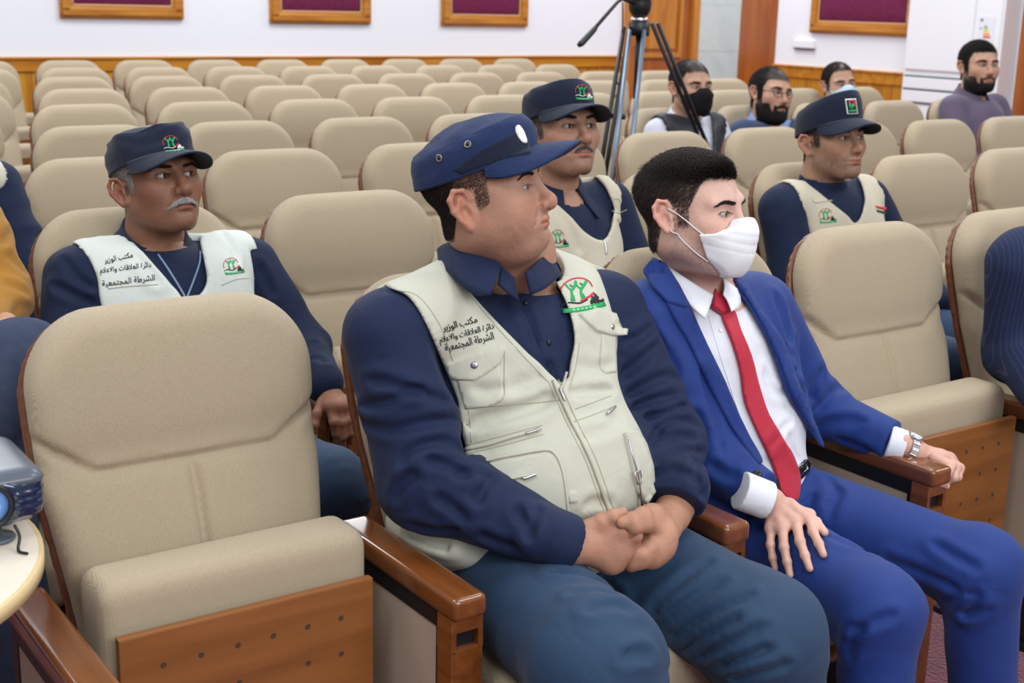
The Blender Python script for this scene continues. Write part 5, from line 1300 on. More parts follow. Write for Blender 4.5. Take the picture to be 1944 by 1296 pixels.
def young_man():
    J = dict(pelvis=V3(1.13, -.24, .50), belly=V3(1.12, -.225, .63), chest=V3(1.08, -.18, .785), neck=V3(1.04, -.155, .935),
             shR=A(1222, 606, -.17), shL=A(1447, 585, -.17), elR=A(1345, 872, -.27), elL=A(1548, 772, -.2), wrR=A(1462, 950, -.425), wrL=A(1722, 850, -.40),
             hipR=V3(1.06, -.25, .475), hipL=V3(1.21, -.25, .475), knR=A(1668, 1158, -.66), knL=A(1860, 1078, -.66), anR=V3(1.02, -.70, .09), anL=V3(1.36, -.69, .09))
    root = tag(empty('person', (1.12, -.3, 0)), 'young person in royal blue suit, red tie and white face mask seated in front row', 'person')
    H = Head(A(1314, 402, -.175), 27, 4, 3, 1.0, stub=.35, jaw=1.0, nose=1.0, ears=1.0, hair=(.03, .024, .022), stubcol=(.10, .09, .10))
    reg = crop_region(.066, -.052, -.075, .012, -.022); z = A
    # trousers first: the right hand lies on the thigh
    tr = trousers(root, J, M['suit'], (.088, .074, .060), 6, .0062, .003, pel=(.15, .12, .095), creases=[[(1570, 905), (1585, 935), (1570, 965)], [(1600, 930), (1590, 955), (1570, 985)], [(1560, 1015), (1650, 1050), (1760, 1090), (1835, 1125)], [(1700, 1165), (1660, 1180), (1610, 1195)],
        [(1640, 1190), (1620, 1215), (1612, 1250)], [(1840, 1120), (1855, 1135), (1830, 1170)], [(1820, 1160), (1850, 1165), (1880, 1150)], [(1545, 940), (1530, 960), (1515, 985)], [(1770, 1030), (1820, 1060), (1860, 1080)]], ca=.006, cw=.009)
    tb = bvh_of(tr)
    def on(px, py, r):
        h = shoot(tb, px, py)
        if h is None: return A(px, py, -.5)
        n = h[1] if h[1] @ (CAM-h[0]) > 0 else -h[1]; return h[0]+n*r
    palmR = [on(1534, 994, .018), on(1513, 1004, .019), on(1491, 1011, .018), on(1470, 1011, .016)]; wR = z(1466, 948, -.43)
    mid = lambda p, q, r: (p+q)/2+V3(0, 0, r)
    def fing(m, i1, i2, tip, rs): return ([m, on(*i1, .015), on(*i2, .011), on(*tip, .0075)], rs)
    FR = [([z(1500, 956, -.455), z(1528, 980, -.485), on(1550, 1003, .012), on(1563, 1019, .009)], [.0115, .010, .009, .0075]),
          fing(palmR[0], (1547, 1019), (1557, 1039), (1565, 1057), [.0100, .0088, .0080, .0068]), fing(palmR[1], (1524, 1036), (1533, 1059), (1541, 1081), [.0102, .009, .0080, .0068]),
          fing(palmR[2], (1496, 1044), (1501, 1068), (1505, 1090), [.0100, .0088, .0078, .0066]), fing(palmR[3], (1471, 1038), (1474, 1059), (1477, 1078), [.009, .0078, .0070, .006])]
    fnR, loR, hiR = hand_fn(wR, FR, palmR, .0105, .024, z(1440, 935, -.41), .009)
    wL = z(1738, 856, -.415); palmL = [z(1792, 862, -.445), z(1802, 876, -.452), z(1800, 892, -.458), z(1790, 905, -.462)]
    FL = [([z(1748, 886, -.45), z(1768, 900, -.478), z(1784, 914, -.49), z(1796, 922, -.492)], [.0115, .0105, .0095, .0078]),
          ([z(1774, 868, -.45), z(1806, 884, -.475), z(1790, 912, -.490), z(1770, 924, -.482)], [.0115, .0105, .0092, .0075]),
          ([z(1796, 868, -.446), z(1816, 886, -.466), z(1810, 906, -.478), z(1798, 914, -.47)], [.011, .010, .009, .0075]),
          ([z(1804, 872, -.44), z(1822, 888, -.452), z(1818, 905, -.46), z(1808, 910, -.455)], [.0105, .0092, .0085, .007]),
          ([z(1806, 876, -.428), z(1822, 892, -.438), z(1818, 904, -.444), z(1810, 906, -.44)], [.009, .0082, .0078, .0065])]
    fnL, loL, hiL = hand_fn(wL, FL, [z(1786, 866, -.44), z(1800, 872, -.438), z(1804, 878, -.43)], .0125, .025, z(1712, 842, -.395))
    scal = lambda L: reg(L)*np.where(L[:, 2] < .05, .62, .85)
    make_body(root, H, SK2, [H.w((0, .028, -.05)), V3(1.034, -.158, .99), V3(1.042, -.158, .93), V3(1.018, -.19, .875)], [.054, .054, .056, .036], [(fnR, loR, hiR), (fnL, loL, hiL)], core_fn({**J, 'belly': J['belly']}), scal, (.12, -1, .02), .002, .002)
    # hair: short faded sides, longer brushed top
    top = lambda L: reg(L)*sm01(L[:, 2], .045, .085); sides = lambda L: reg(L)*(1-.4*sm01(L[:, 2], .07, .09))
    do_hair(H, root, sides, M['hair_brown'], 26000, lambda L: .003+.010*sm01(L[:, 2], .0, .06)+.006*sm01(L[:, 1], .02, .08), lambda L: np.stack([L[:, 0]*0, np.full(len(L), .5), np.full(len(L), -.7)], 1), .35, .0003, 2)
    def tc(L): return np.stack([-.35+L[:, 0]*2, -1.0*np.ones(len(L)), .55-8*np.clip(-.04-L[:, 1], 0, 1)*0], 1)
    do_hair(H, root, top, M['hair_brown'], 42000, lambda L: .007+(.008+.014*sm01(-L[:, 1], .0, .07))*sm01(L[:, 2], .055, .095), tc, .32, .0004, 3, 'hair', .12, lambda L: np.stack([np.full(len(L), -.55), np.full(len(L), -.35), -.45+.3*sm01(-L[:, 1], .02, .08)], 1))
    brows(H, root, M['hair_brown'], .95)
    face_mask(H, root, M['mask'])
    def torso(P):
        d = ell(P, J['chest'], (.165, .105, .135)); d = smin(d, ell(P, J['belly'], (.145, .105, .14)), .07); d = smin(d, ell(P, J['pelvis']+V3(0, 0, .0), (.155, .12, .1)), .06)
        for s, q in (('R', .03), ('L', -.03)): d = smin(d, cap(P, J['neck']+V3(0, .01, -.062), J['sh'+s]+V3(q, 0, .012), .052, .055), .05)
        return d
    VP = smooth_poly([(1262, 505), (1290, 552), (1318, 605), (1342, 655), (1368, 712), (1395, 770), (1422, 828), (1440, 866), (1448, 892), (1450, 920), (1500, 960), (1560, 930), (1588, 905), (1580, 880), (1552, 840), (1520, 790), (1495, 745), (1478, 700), (1455, 645), (1425, 590), (1400, 555), (1385, 528), (1372, 495), (1330, 430)], 4)
    def shirt(P): return smax(smax(torso(P)-.002*ridged(P*arr((1, 1, .6)), 18, 3, 2.), -np.minimum(cap(P, J['neck']+V3(0, -.0, -.01), H.w((0, .02, -.05)), .060), cap(P, A(1355, 545, -.22), A(1364, 575, -.25), .016, .006)), .004), .49-P[:, 2], .01)
    lo, hi = (.84, -.4, .44), (1.36, .02, 1.0)
    sh = sdf_obj('shirt', folded(shirt, lo, hi, [[(1345, 720), (1362, 760), (1385, 800)], [(1450, 700), (1466, 742), (1500, 740)], [(1500, 800), (1470, 830), (1455, 850)], [(1520, 880), (1500, 850), (1496, 820)]], .004, .008), lo, hi, .005, M['whiteshirt'], None, 1); adopt(sh, root)
    def jacket(P):
        d = torso(P)-.014-.0015*wob(P, 20, 4)
        # open front: everything in the V is cut away
        c = np.maximum(pxpoly(P, VP, 2.65), P[:, 1]-J['chest'][1]-.05); d = smax(d, -c, .004)
        # skirt of the coat over the hips
        sk = ell(P, J['pelvis']+V3(-.02, -.02, -.0), (.185, .15, .1)); sk = smax(sk, -c, .004); d = smin(d, smax(sk, -(cap(P, J['hipL']+V3(.0, -.05, .03), J['knL'], .13)), .004), .02)
        r = limb(P, J['shR'], J['elR'], J['wrR'], .068, .058, .043, .035, .003, 3, 50.); l = limb(P, J['shL'], J['elL'], J['wrL']+.04*(J['elL']-J['wrL']), .067, .056, .042, .035, .003, 8, 50.)
        r = smax(r, ((P-arr(A(1422, 939, -.41))) @ arr(norm(J['wrR']-J['elR']))), .004)
        l = smax(l, ((P-arr(A(1692, 838, -.37))) @ arr(norm(J['wrL']-J['elL']))), .004)
        d = smin(smin(d, r, .018), l, .018)
        d = smax(d, -cap(P, J['neck'], J['neck']+V3(0, 0, .1), .072), .006)
        return smax(d, .44-P[:, 2], .01)
    lo, hi = (.78, -.52, .40), (1.56, .04, 1.04)
    JC = [[(1545, 780), (1580, 745), (1600, 735)], [(1530, 820), (1580, 800), (1640, 800)], [(1500, 700), (1520, 740), (1560, 760)], [(1235, 640), (1265, 670), (1290, 720)], [(1505, 640), (1512, 690), (1510, 740)], [(1560, 700), (1545, 730), (1540, 760)],
          [(1590, 830), (1640, 850), (1670, 870)], [(1350, 880), (1375, 900), (1400, 905)], [(1320, 780), (1335, 820), (1345, 850)], [(1470, 560), (1488, 610), (1498, 650)], [(1218, 600), (1240, 630), (1250, 660)], [(1330, 700), (1350, 780), (1370, 860)]]
    ja = sdf_obj('suit_jacket', folded(jacket, lo, hi, JC, .006, .010), lo, hi, .0048, M['suit'], None, 1); adopt(ja, root)
    jb, sb = bvh_of(ja), bvh_of(sh)
    # lapels
    decal('lapel', smooth_poly([(1240, 520), (1262, 510), (1292, 556), (1320, 612), (1345, 665), (1372, 722), (1400, 785), (1425, 838), (1442, 872), (1440, 880), (1415, 850), (1385, 808), (1350, 742), (1325, 690), (1300, 640), (1278, 605)], 2), jb, .001, .005, M['suit'], ja, 7)
    decal('lapel_collar', [(1222, 520), (1240, 498), (1262, 508), (1285, 548), (1302, 580), (1296, 584), (1264, 576), (1240, 550)], jb, .004, .006, M['suit'], ja, 6)
    decal('lapel', smooth_poly([(1378, 500), (1392, 530), (1412, 560), (1440, 605), (1462, 650), (1484, 700), (1500, 745), (1530, 800), (1556, 845), (1560, 838), (1540, 795), (1520, 745), (1500, 690), (1480, 640), (1450, 600), (1425, 560), (1404, 520)], 2), jb, .001, .005, M['suit'], ja, 7)
    stroke('lapel_notch', [(1396, 570), (1404, 554), (1424, 572), (1440, 590)], jb, .0016, M['capdark'], ja, lift=.004, spline=False)
    stroke('breast_pocket', [(1474, 656), (1484, 645), (1487, 638)], jb, .003, M['suit'], ja); stroke('breast_pocket', [(1474, 658), (1488, 672), (1492, 650)], jb, .002, M['capdark'], ja)
    disc_on('button', 1438, 900, jb, .0085, .004, M['leather'], ja, 20, .1)
    stroke('seam', [(1208, 575), (1228, 610), (1240, 650)], jb, .0016, M['suit'], ja); 
    # shirt front, collar, tie, belt
    for P_ in ([(1345, 600), (1372, 690), (1405, 790), (1440, 880), (1460, 925)],): stroke('placket', P_, sb, .002, M['whiteshirt'], sh)
    disc_on('button', 1368, 627, sb, .004, .002, M['mask'], sh, 12)
    T = smooth_poly([(1366, 594), (1387, 650), (1402, 702), (1411, 761), (1432, 813), (1458, 869), (1472, 908), (1480, 936), (1504, 952), (1513, 924), (1509, 887), (1487, 839), (1455, 787), (1439, 739), (1421, 673), (1402, 628), (1388, 590)], 3)
    tie = decal('necktie', T, sb, .004, .006, M['tie'], None, 6); adopt(tie, root)
    kn = decal('tie_knot', [(1346, 586), (1352, 570), (1358, 560), (1374, 558), (1382, 575), (1389, 592), (1378, 597), (1367, 600)], sb, .008, .012, M['tie'], tie, 4)
    # shirt collar wings
    n0 = J['neck']
    patch3('collar', [[A(1248, 500, -.085), A(1262, 500, -.125), A(1290, 521, -.178), A(1320, 541, -.213), A(1353, 561, -.240)], [A(1249, 506, -.09), A(1262, 510, -.135), A(1290, 535, -.19), A(1318, 558, -.225), A(1348, 580, -.255)], [A(1252, 516, -.095), A(1268, 528, -.15), A(1290, 555, -.205), A(1312, 582, -.238), A(1338, 606, -.272)]], .003, M['whiteshirt'], sh)
    patch3('collar', [[A(1372, 560, -.246), A(1374, 544, -.236), A(1370, 526, -.215)], [A(1380, 572, -.256), A(1384, 556, -.244), A(1378, 534, -.22)], [A(1388, 592, -.274), A(1404, 580, -.254), A(1402, 552, -.215)]], .003, M['whiteshirt'], sh)
    bl = decal('belt', [(1446, 898), (1470, 910), (1500, 900), (1526, 872), (1532, 880), (1530, 895), (1505, 920), (1475, 938), (1450, 925)], sb, .003, .005, M['leather'], None, 5); 
    if bl: adopt(bl, root)
    stroke('belt_buckle', [(1508, 885), (1522, 876), (1526, 890), (1512, 902)], sb, .003, M['steel'], bl or root, closed=True, spline=False, lift=.008)
    # cuffs
    for nm, a, b_, ra, rb in (('shirt_cuff', A(1405, 930, -.40), A(1458, 950, -.426), .037, .036), ('shirt_cuff', A(1685, 838, -.37), A(1717, 848, -.396), .036, .034)):
        ax_ = norm(b_-a)
        def cf(P, a=a, b_=b_, ra=ra, rb=rb, ax_=ax_):
            d = cap(P, a, b_, ra, rb); t = (P-arr(a)) @ arr(ax_); L = float(np.linalg.norm(b_-a)); d = smax(smax(d, t-L, .002), -t, .002); return smax(d, -(cap(P, b_-ax_*.008, b_+ax_*.1, rb-.006, rb-.006)), .001)
        c = sdf_obj(nm, cf, np.minimum(a, b_)-.05, np.maximum(a, b_)+.05, .0026, M['whiteshirt'], None, 1); adopt(c, root)
    # watch
    wa, wb_ = A(1719, 847, -.402), A(1735, 854, -.412); ax_ = norm(wb_-wa)
    u = norm(np.cross(ax_, V3(0, 0, 1))); v = np.cross(ax_, u); c = (wa+wb_)/2
    wt = empty('wristwatch', (1.12, -.3, 0)); wt.parent = root; wt.location = (0, 0, 0)
    links = []
    for i in range(22):
        g = 2*math.pi*i/22; p = c+(u*math.cos(g)*.0285+v*math.sin(g)*.0235); tdir = norm(-u*math.sin(g)*.0285+v*math.cos(g)*.0235); nn = np.cross(tdir, ax_)
        bm = bx((-.0075, -.0034, -.0016), (.0075, .0034, .0016), .0008, 1)
        for q in bm.verts: q.co = Vector(p+ax_*q.co.x+tdir*q.co.y+nn*q.co.z)
        links.append(bm)
    o = bobj('bracelet', merge(*links), M['steel'], None); o.parent = wt; o.location = -np.array([1.12, -.3, 0])
    up_ = c+(v if v[2] > 0 else -v)*.026; vv, ff = lathe([(.0, -.003), (.0165, -.003), (.0175, .001), (.0165, .0035), (.0145, .0045), (.0, .0045)], 28, up_, v if v[2] > 0 else -v)
    o = pydata('watch_case', vv, ff, M['steel']); o.parent = wt; o.location = -np.array([1.12, -.3, 0])
    vv, ff = lathe([(.0, .0046), (.0135, .0046), (.0135, .0052), (.0, .0052)], 24, up_, v if v[2] > 0 else -v); o = pydata('watch_dial', vv, ff, M['white']); o.parent = wt; o.location = -np.array([1.12, -.3, 0])
    shoes(root, J, M['shoe'])
young_man()
# ------------------------------------------------------------------ the others in the audience
M['darkshirt'] = weave('dark_navy_shirt', srgb(24, 36, 64), srgb(19, 28, 50), 8000, .0001, .75, .04, .0015, 26, .2)
M['vestlight'] = weave('bleached_vest_cotton', srgb(214, 220, 214), srgb(198, 204, 196), 8000, .0001, .85, .1, .002, 16, .2, .08)
M['vesttan'] = weave('sand_vest_cotton', srgb(204, 196, 176), srgb(186, 178, 156), 8000, .0001, .85, .1, .002, 16, .2, .08)
M['puffer'] = plain('black_quilted_nylon', srgb(34, 36, 42), .5, .4, wr=.004, wrs=24)
M['stripeshirt'] = weave('pale_striped_shirt', srgb(206, 208, 220), srgb(180, 184, 202), 700, .0001, .8)
M['blazer'] = weave('dark_blue_blazer_wool', srgb(48, 62, 98), srgb(40, 52, 84), 6000, .0001, .8)
M['blueshirt'] = weave('light_blue_shirt', srgb(126, 152, 204), srgb(110, 136, 188), 6000, .0001, .8)
M['olive'] = weave('olive_grey_jacket', srgb(122, 118, 104), srgb(98, 96, 84), 5000, .0001, .8)
M['purple'] = weave('dusty_purple_shirt', srgb(98, 86, 108), srgb(84, 72, 94), 5000, .0001, .8)
M['mustard'] = weave('mustard_jacket_cloth', srgb(172, 122, 48), srgb(150, 104, 38), 5000, .0001, .85, wr=.002, wrs=14)
M['jeans'] = plain('washed_blue_jeans', srgb(66, 76, 100), .85, .2, wr=.002, wrs=30, vary=srgb(46, 54, 74))
def pinstripe():
    m, nt, b = base_mat('navy_pinstripe_wool', srgb(34, 44, 74), .8, .2)
    tc = nd(nt, 'ShaderNodeTexCoord'); sx = nd(nt, 'ShaderNodeSeparateXYZ'); nt.links.new(tc.outputs['Object'], sx.inputs[0])
    sc_ = nd(nt, 'ShaderNodeMath', operation='MULTIPLY'); nt.links.new(sx.outputs[1], sc_.inputs[0]); sc_.inputs[1].default_value = -.7
    a = nd(nt, 'ShaderNodeMath', operation='ADD'); nt.links.new(sx.outputs[0], a.inputs[0]); nt.links.new(sc_.outputs[0], a.inputs[1])
    mm = nd(nt, 'ShaderNodeMath', operation='MULTIPLY'); nt.links.new(a.outputs[0], mm.inputs[0]); mm.inputs[1].default_value = 90
    fr = nd(nt, 'ShaderNodeMath', operation='FRACT'); nt.links.new(mm.outputs[0], fr.inputs[0])
    gt = nd(nt, 'ShaderNodeMath', operation='LESS_THAN'); nt.links.new(fr.outputs[0], gt.inputs[0]); gt.inputs[1].default_value = .14
    nt.links.new(mixcol(nt, gt.outputs[0], srgb(34, 44, 74), srgb(52, 62, 92)), b.inputs['Base Color']); return m
M['pin'] = pinstripe()
M['maskblack'] = plain('black_cloth_mask', srgb(22, 22, 26), .85, .2); M['maskblue'] = plain('pale_blue_mask', srgb(190, 216, 232), .8, .2)
SKD = srgb(140, 98, 76); SKM = srgb(172, 128, 106); SKN = srgb(168, 128, 104); SKL = srgb(188, 146, 122)
AR = lambda *c: ''.join(map(chr, c[::-1]))
ARL = (AR(0xFEE3, 0xFEDC, 0xFE98, 0xFE90, 0x20, 0xFE8D, 0xFEDF, 0xFEEE, 0xFEAF, 0xFEF3, 0xFEAE),
       AR(0xFEA9, 0xFE8D, 0xFE8B, 0xFEAE, 0xFE93, 0x20, 0xFE8D, 0xFEDF, 0xFECC, 0xFEFC, 0xFED7, 0xFE8E, 0xFE95, 0x20, 0xFEED, 0xFE8D, 0xFEFB, 0xFECB, 0xFEFC, 0xFEE1),
       AR(0xFE8D, 0xFEDF, 0xFEB8, 0xFEAE, 0xFEC3, 0xFE94, 0x20, 0xFE8D, 0xFEDF, 0xFEE4, 0xFEA0, 0xFE98, 0xFEE4, 0xFECC, 0xFEF4, 0xFE94))
def grey_moustache_man():
    z = A
    wr = z(616, 728, 0.515); hand = hand_fn(z(622, 742, 0.500), [([z(612, 762, 0.475), z(602, 785, 0.460), z(597, 806, 0.455), z(597, 818, 0.455)], [.0125, .011, .010, .008]),
        ([z(628, 775, 0.450), z(634, 800, 0.435), z(638, 822, 0.440), z(640, 838, 0.445)], [.012, .011, .010, .008]), ([z(640, 775, 0.450), z(648, 802, 0.435), z(650, 828, 0.437), z(650, 850, 0.445)], [.012, .011, .010, .008]),
        ([z(650, 772, 0.455), z(660, 798, 0.440), z(664, 822, 0.440), z(664, 838, 0.450)], [.011, .010, .009, .0075]), ([z(658, 768, 0.465), z(670, 790, 0.455), z(675, 808, 0.455), z(676, 820, 0.460)], [.010, .009, .008, .007])],
        [z(624, 770, 0.455), z(638, 772, 0.450), z(650, 770, 0.455), z(658, 766, 0.465)], .014, .028, z(606, 712, 0.545))
    root, H, J, sh, ve, reg = seated('person with grey moustache, dark cap and pale vest seated in second row at left', (.289, .983), (296, 342, .80, 60, 14, 0, 1.03), SKD, 'vest', M['darkshirt'], M['vestlight'],
        [(228, 415), (240, 440), (272, 482), (305, 520), (335, 550), (352, 570), (378, 560), (392, 535), (388, 500), (380, 465), (372, 430), (300, 380)], True, 0, 1.12, bulk=1.12, hk=dict(earz=-.014, stub=.10, nosew=1.25, nose=1.1, hair=(.16, .16, .16), scalp=.6, jaw=1.08), hh=.0024, vg=.0075,
        legs=1, hands=[hand], Jx=dict(shR=z(146, 530, .83), shL=z(470, 505, .86), elL=z(572, 660, .76), wrL=wr), collarm=M['darkshirt'], gaze=(.35, -1, 0),
        armhole=[smooth_poly([(60, 430), (130, 462), (160, 480), (182, 520), (188, 560), (186, 620), (60, 640)], 4), smooth_poly([(440, 400), (462, 440), (478, 490), (486, 545), (488, 620), (600, 620), (600, 420)], 4)],
        shirt_creases=[[(120, 490), (150, 530), (180, 550)], [(100, 540), (140, 560), (180, 575)], [(490, 500), (510, 540), (520, 560)], [(580, 690), (600, 680), (620, 690)], [(570, 670), (590, 655), (600, 650)]],
        outer_creases=[[(250, 480), (280, 510), (300, 540)], [(200, 450), (230, 440)], [(420, 440), (440, 470), (450, 500)]])
    cp, cb, pk = cap_parts(H, root, M['capdark'], 3, .050, .010, .066, .070, .0855, .108, .070, .10, 3, crumple=1.5, lean=-.008)
    do_hair(H, root, reg, M['hair_grey'], 26000, .005, (0, .7, -.7), .3, .00032); brows(H, root, M['hair_black'], .9, low=-.003); moustache(H, root, M['hair_grey'], 500, .030, .013, .0062, ln=.008)
    vb = bvh_of(ve); sb = bvh_of(sh)
    emblem(cb, cp, (310, 286), (30, -3), (-3, -27), True)
    emblem(vb, ve, (424, 518), (30, -3), (-2, -27))
    for t, p0, p1, hh in ((ARL[0], (198, 496), (252, 485), 13), (ARL[1], (190, 516), (287, 504), 15), (ARL[2], (194, 540), (294, 528), 15)): lettering('lettering', t, p0, p1, hh, vb, M['thread_black'], ve)
    stroke('collar_zipper', [(352, 566), (340, 545), (318, 510), (300, 484)], sb, .005, M['zipper2'], sh, lift=.001); stroke('collar_zipper', [(354, 566), (368, 530), (378, 500), (380, 478)], sb, .005, M['zipper2'], sh, lift=.001)
    disc_on('zipper_pull', 351, 572, vb, .006, .005, M['steel'], ve, 14)
    stroke('pocket_seam', [(206, 548), (250, 543), (300, 540)], vb, .0022, M['vesttrim'], ve, flat=True, lift=.0003); stroke('pocket_seam', [(420, 542), (450, 530), (484, 528)], vb, .0022, M['vesttrim'], ve, flat=True, lift=.0003)
    a = z(600, 704, .645); c = cuff_ring(root, J['elL'], wr, .046, M['darkshirt'])
def cuff_ring(root, el, wr, r, mat):
    ax_ = norm(wr-el)
    def f(P):
        t = (P-arr(wr)) @ arr(ax_); d = cap(P, wr-ax_*.05, wr+ax_*.008, r, r*.86)+.0012*np.sin(t*0+np.arctan2((P-arr(wr)) @ arr(norm(np.cross(ax_, V3(0, 0, 1)))), (P-arr(wr))[:, 2])*40); return smax(smax(d, t-.010, .002), -.055-t, .002)
    o = sdf_obj('cuff', f, wr-.12, wr+.12, .004, mat, None, 1); adopt(o, root); return o
M['zipper2'] = plain('silver_blue_zipper', srgb(120, 138, 170), .4)
def open_collar_man():
    root, H, J, sh, ve, reg = seated('person with dark moustache and open navy collar under sand vest, dark cap, second row', (1.409, .983), (1064, 247, .82, 57, 12, 1, 1.08), SKM, 'vest', M['darkshirt'], M['vesttan'],
        [(1030, 340), (1040, 365), (1060, 392), (1085, 415), (1110, 440), (1135, 455), (1150, 452), (1162, 425), (1166, 400), (1158, 375), (1140, 345), (1080, 300)], True, 0, 1.08, hk=dict(earz=-.014, stub=.30, nosew=1.15, nose=1.05, scalp=.75, hair=(.06, .055, .05)), hh=.0026, vg=.008,
        collarm=M['darkshirt'], gaze=(.15, -1, .02), armhole=[smooth_poly([(1160, 330), (1205, 375), (1222, 420), (1232, 470), (1300, 470), (1300, 330)], 4)], outer_creases=[[(1060, 400), (1085, 440), (1100, 480)], [(1170, 420), (1190, 450), (1200, 480)]])
    cp, cb, pk = cap_parts(H, root, M['capdark'], 2, .050, .010, .066, .070, .0855, .108, .068, .08, 5, crumple=1.3)
    do_hair(H, root, reg, M['hair_mix'], 18000, .004, (0, .7, -.7), .3, .0003); brows(H, root, M['hair_black'], 1.0); moustache(H, root, M['hair_mix'], 260, .023, .006, .0075, ln=.005)
    vb = bvh_of(ve); emblem(cb, cp, (1091, 185), (26, 1), (1, -25), True); emblem(vb, ve, (1046, 466), (26, -1), (-1, -30))
    stroke('flag_patch', [(1190, 438), (1204, 442), (1222, 452)], vb, .008, M['thread_red'], ve, flat=True, lift=.001); stroke('flag_patch', [(1196, 450), (1208, 456), (1222, 462)], vb, .006, M['thread_black'], ve, flat=True, lift=.001)
    stroke('zipper', [(1146, 456), (1149, 468), (1151, 482)], vb, .007, M['steel'], ve); stroke('pocket_seam', [(1162, 400), (1175, 404), (1190, 398)], vb, .003, M['vesttrim'], ve, flat=True, lift=.0003); stroke('shoulder_loop', [(1166, 378), (1175, 378), (1176, 384)], vb, .003, M['vesttrim'], ve)
def turtleneck_man():
    root, H, J, sh, ve, reg = seated('person in navy turtleneck, sand vest and flat-topped navy cap, second row at right', (2.529, .983), (1577, 264, .78, 46, 8, 0, 1.06), SKN, 'vest', M['darkshirt'], M['vesttan'],
        [(1520, 325), (1530, 345), (1555, 365), (1585, 390), (1610, 410), (1622, 424), (1632, 415), (1640, 390), (1640, 370), (1630, 340), (1600, 310), (1560, 300)], True, 0, 1.14, hk=dict(earz=-.010, stub=.45, nosew=1.05, scalp=.85), hh=.003, vg=.0085, turtle=True, gaze=(.25, -1, .02),
        armhole=[smooth_poly([(1400, 370), (1458, 362), (1470, 366), (1495, 385), (1510, 410), (1525, 440), (1525, 500), (1400, 500)], 4), smooth_poly([(1668, 340), (1684, 370), (1690, 405), (1740, 430), (1740, 330)], 4)])
    cp, cb, pk = cap_parts(H, root, M['capdark'], 0, .050, .006, .085, .066, .0855, .108, .072, .22, 8, crumple=.25)
    do_hair(H, root, reg, M['hair_black'], 15000, .0045, (0, .7, -.7), .3, .0003); brows(H, root, M['hair_black'], 1.25)
    vb = bvh_of(ve)
    p = decal('embroidered_emblem', [(1604, 188), (1624, 187), (1628, 216), (1608, 217)], cb, .0008, .0015, M['thread_white'], cp, 4)
    if p: decal('patch_field', [(1606, 190), (1622.5, 189), (1626, 214), (1610, 215)], cb, .003, .0006, M['capdark'], p, 4); multi('patch_arc', [[(1611, 197), (1614, 191), (1620, 194), (1621, 203)]], cb, .006, M['thread_red'], p, lift=.004, flat=True); multi('patch_figures', [[(1612, 196), (1614, 207)], [(1618, 197), (1616, 207)], [(1611, 211), (1624, 210)]], cb, .007, M['thread_green'], p, lift=.004, flat=True)
    emblem(vb, ve, (1554, 420), (26, -1), (0, -24)); stroke('flag_patch', [(1662, 392), (1670, 394), (1682, 396)], vb, .009, M['thread_red'], ve, flat=True, lift=.001); stroke('flag_patch', [(1664, 400), (1672, 402), (1682, 404)], vb, .008, M['thread_black'], ve, flat=True, lift=.001)
    stroke('pocket_seam', [(1542, 378), (1546, 384), (1562, 383), (1580, 380)], vb, .004, M['vesttrim'], ve, flat=True, lift=.0003); disc_on('button', 1492, 352, vb, .009, .003, M['vesttrim'], ve, 14)
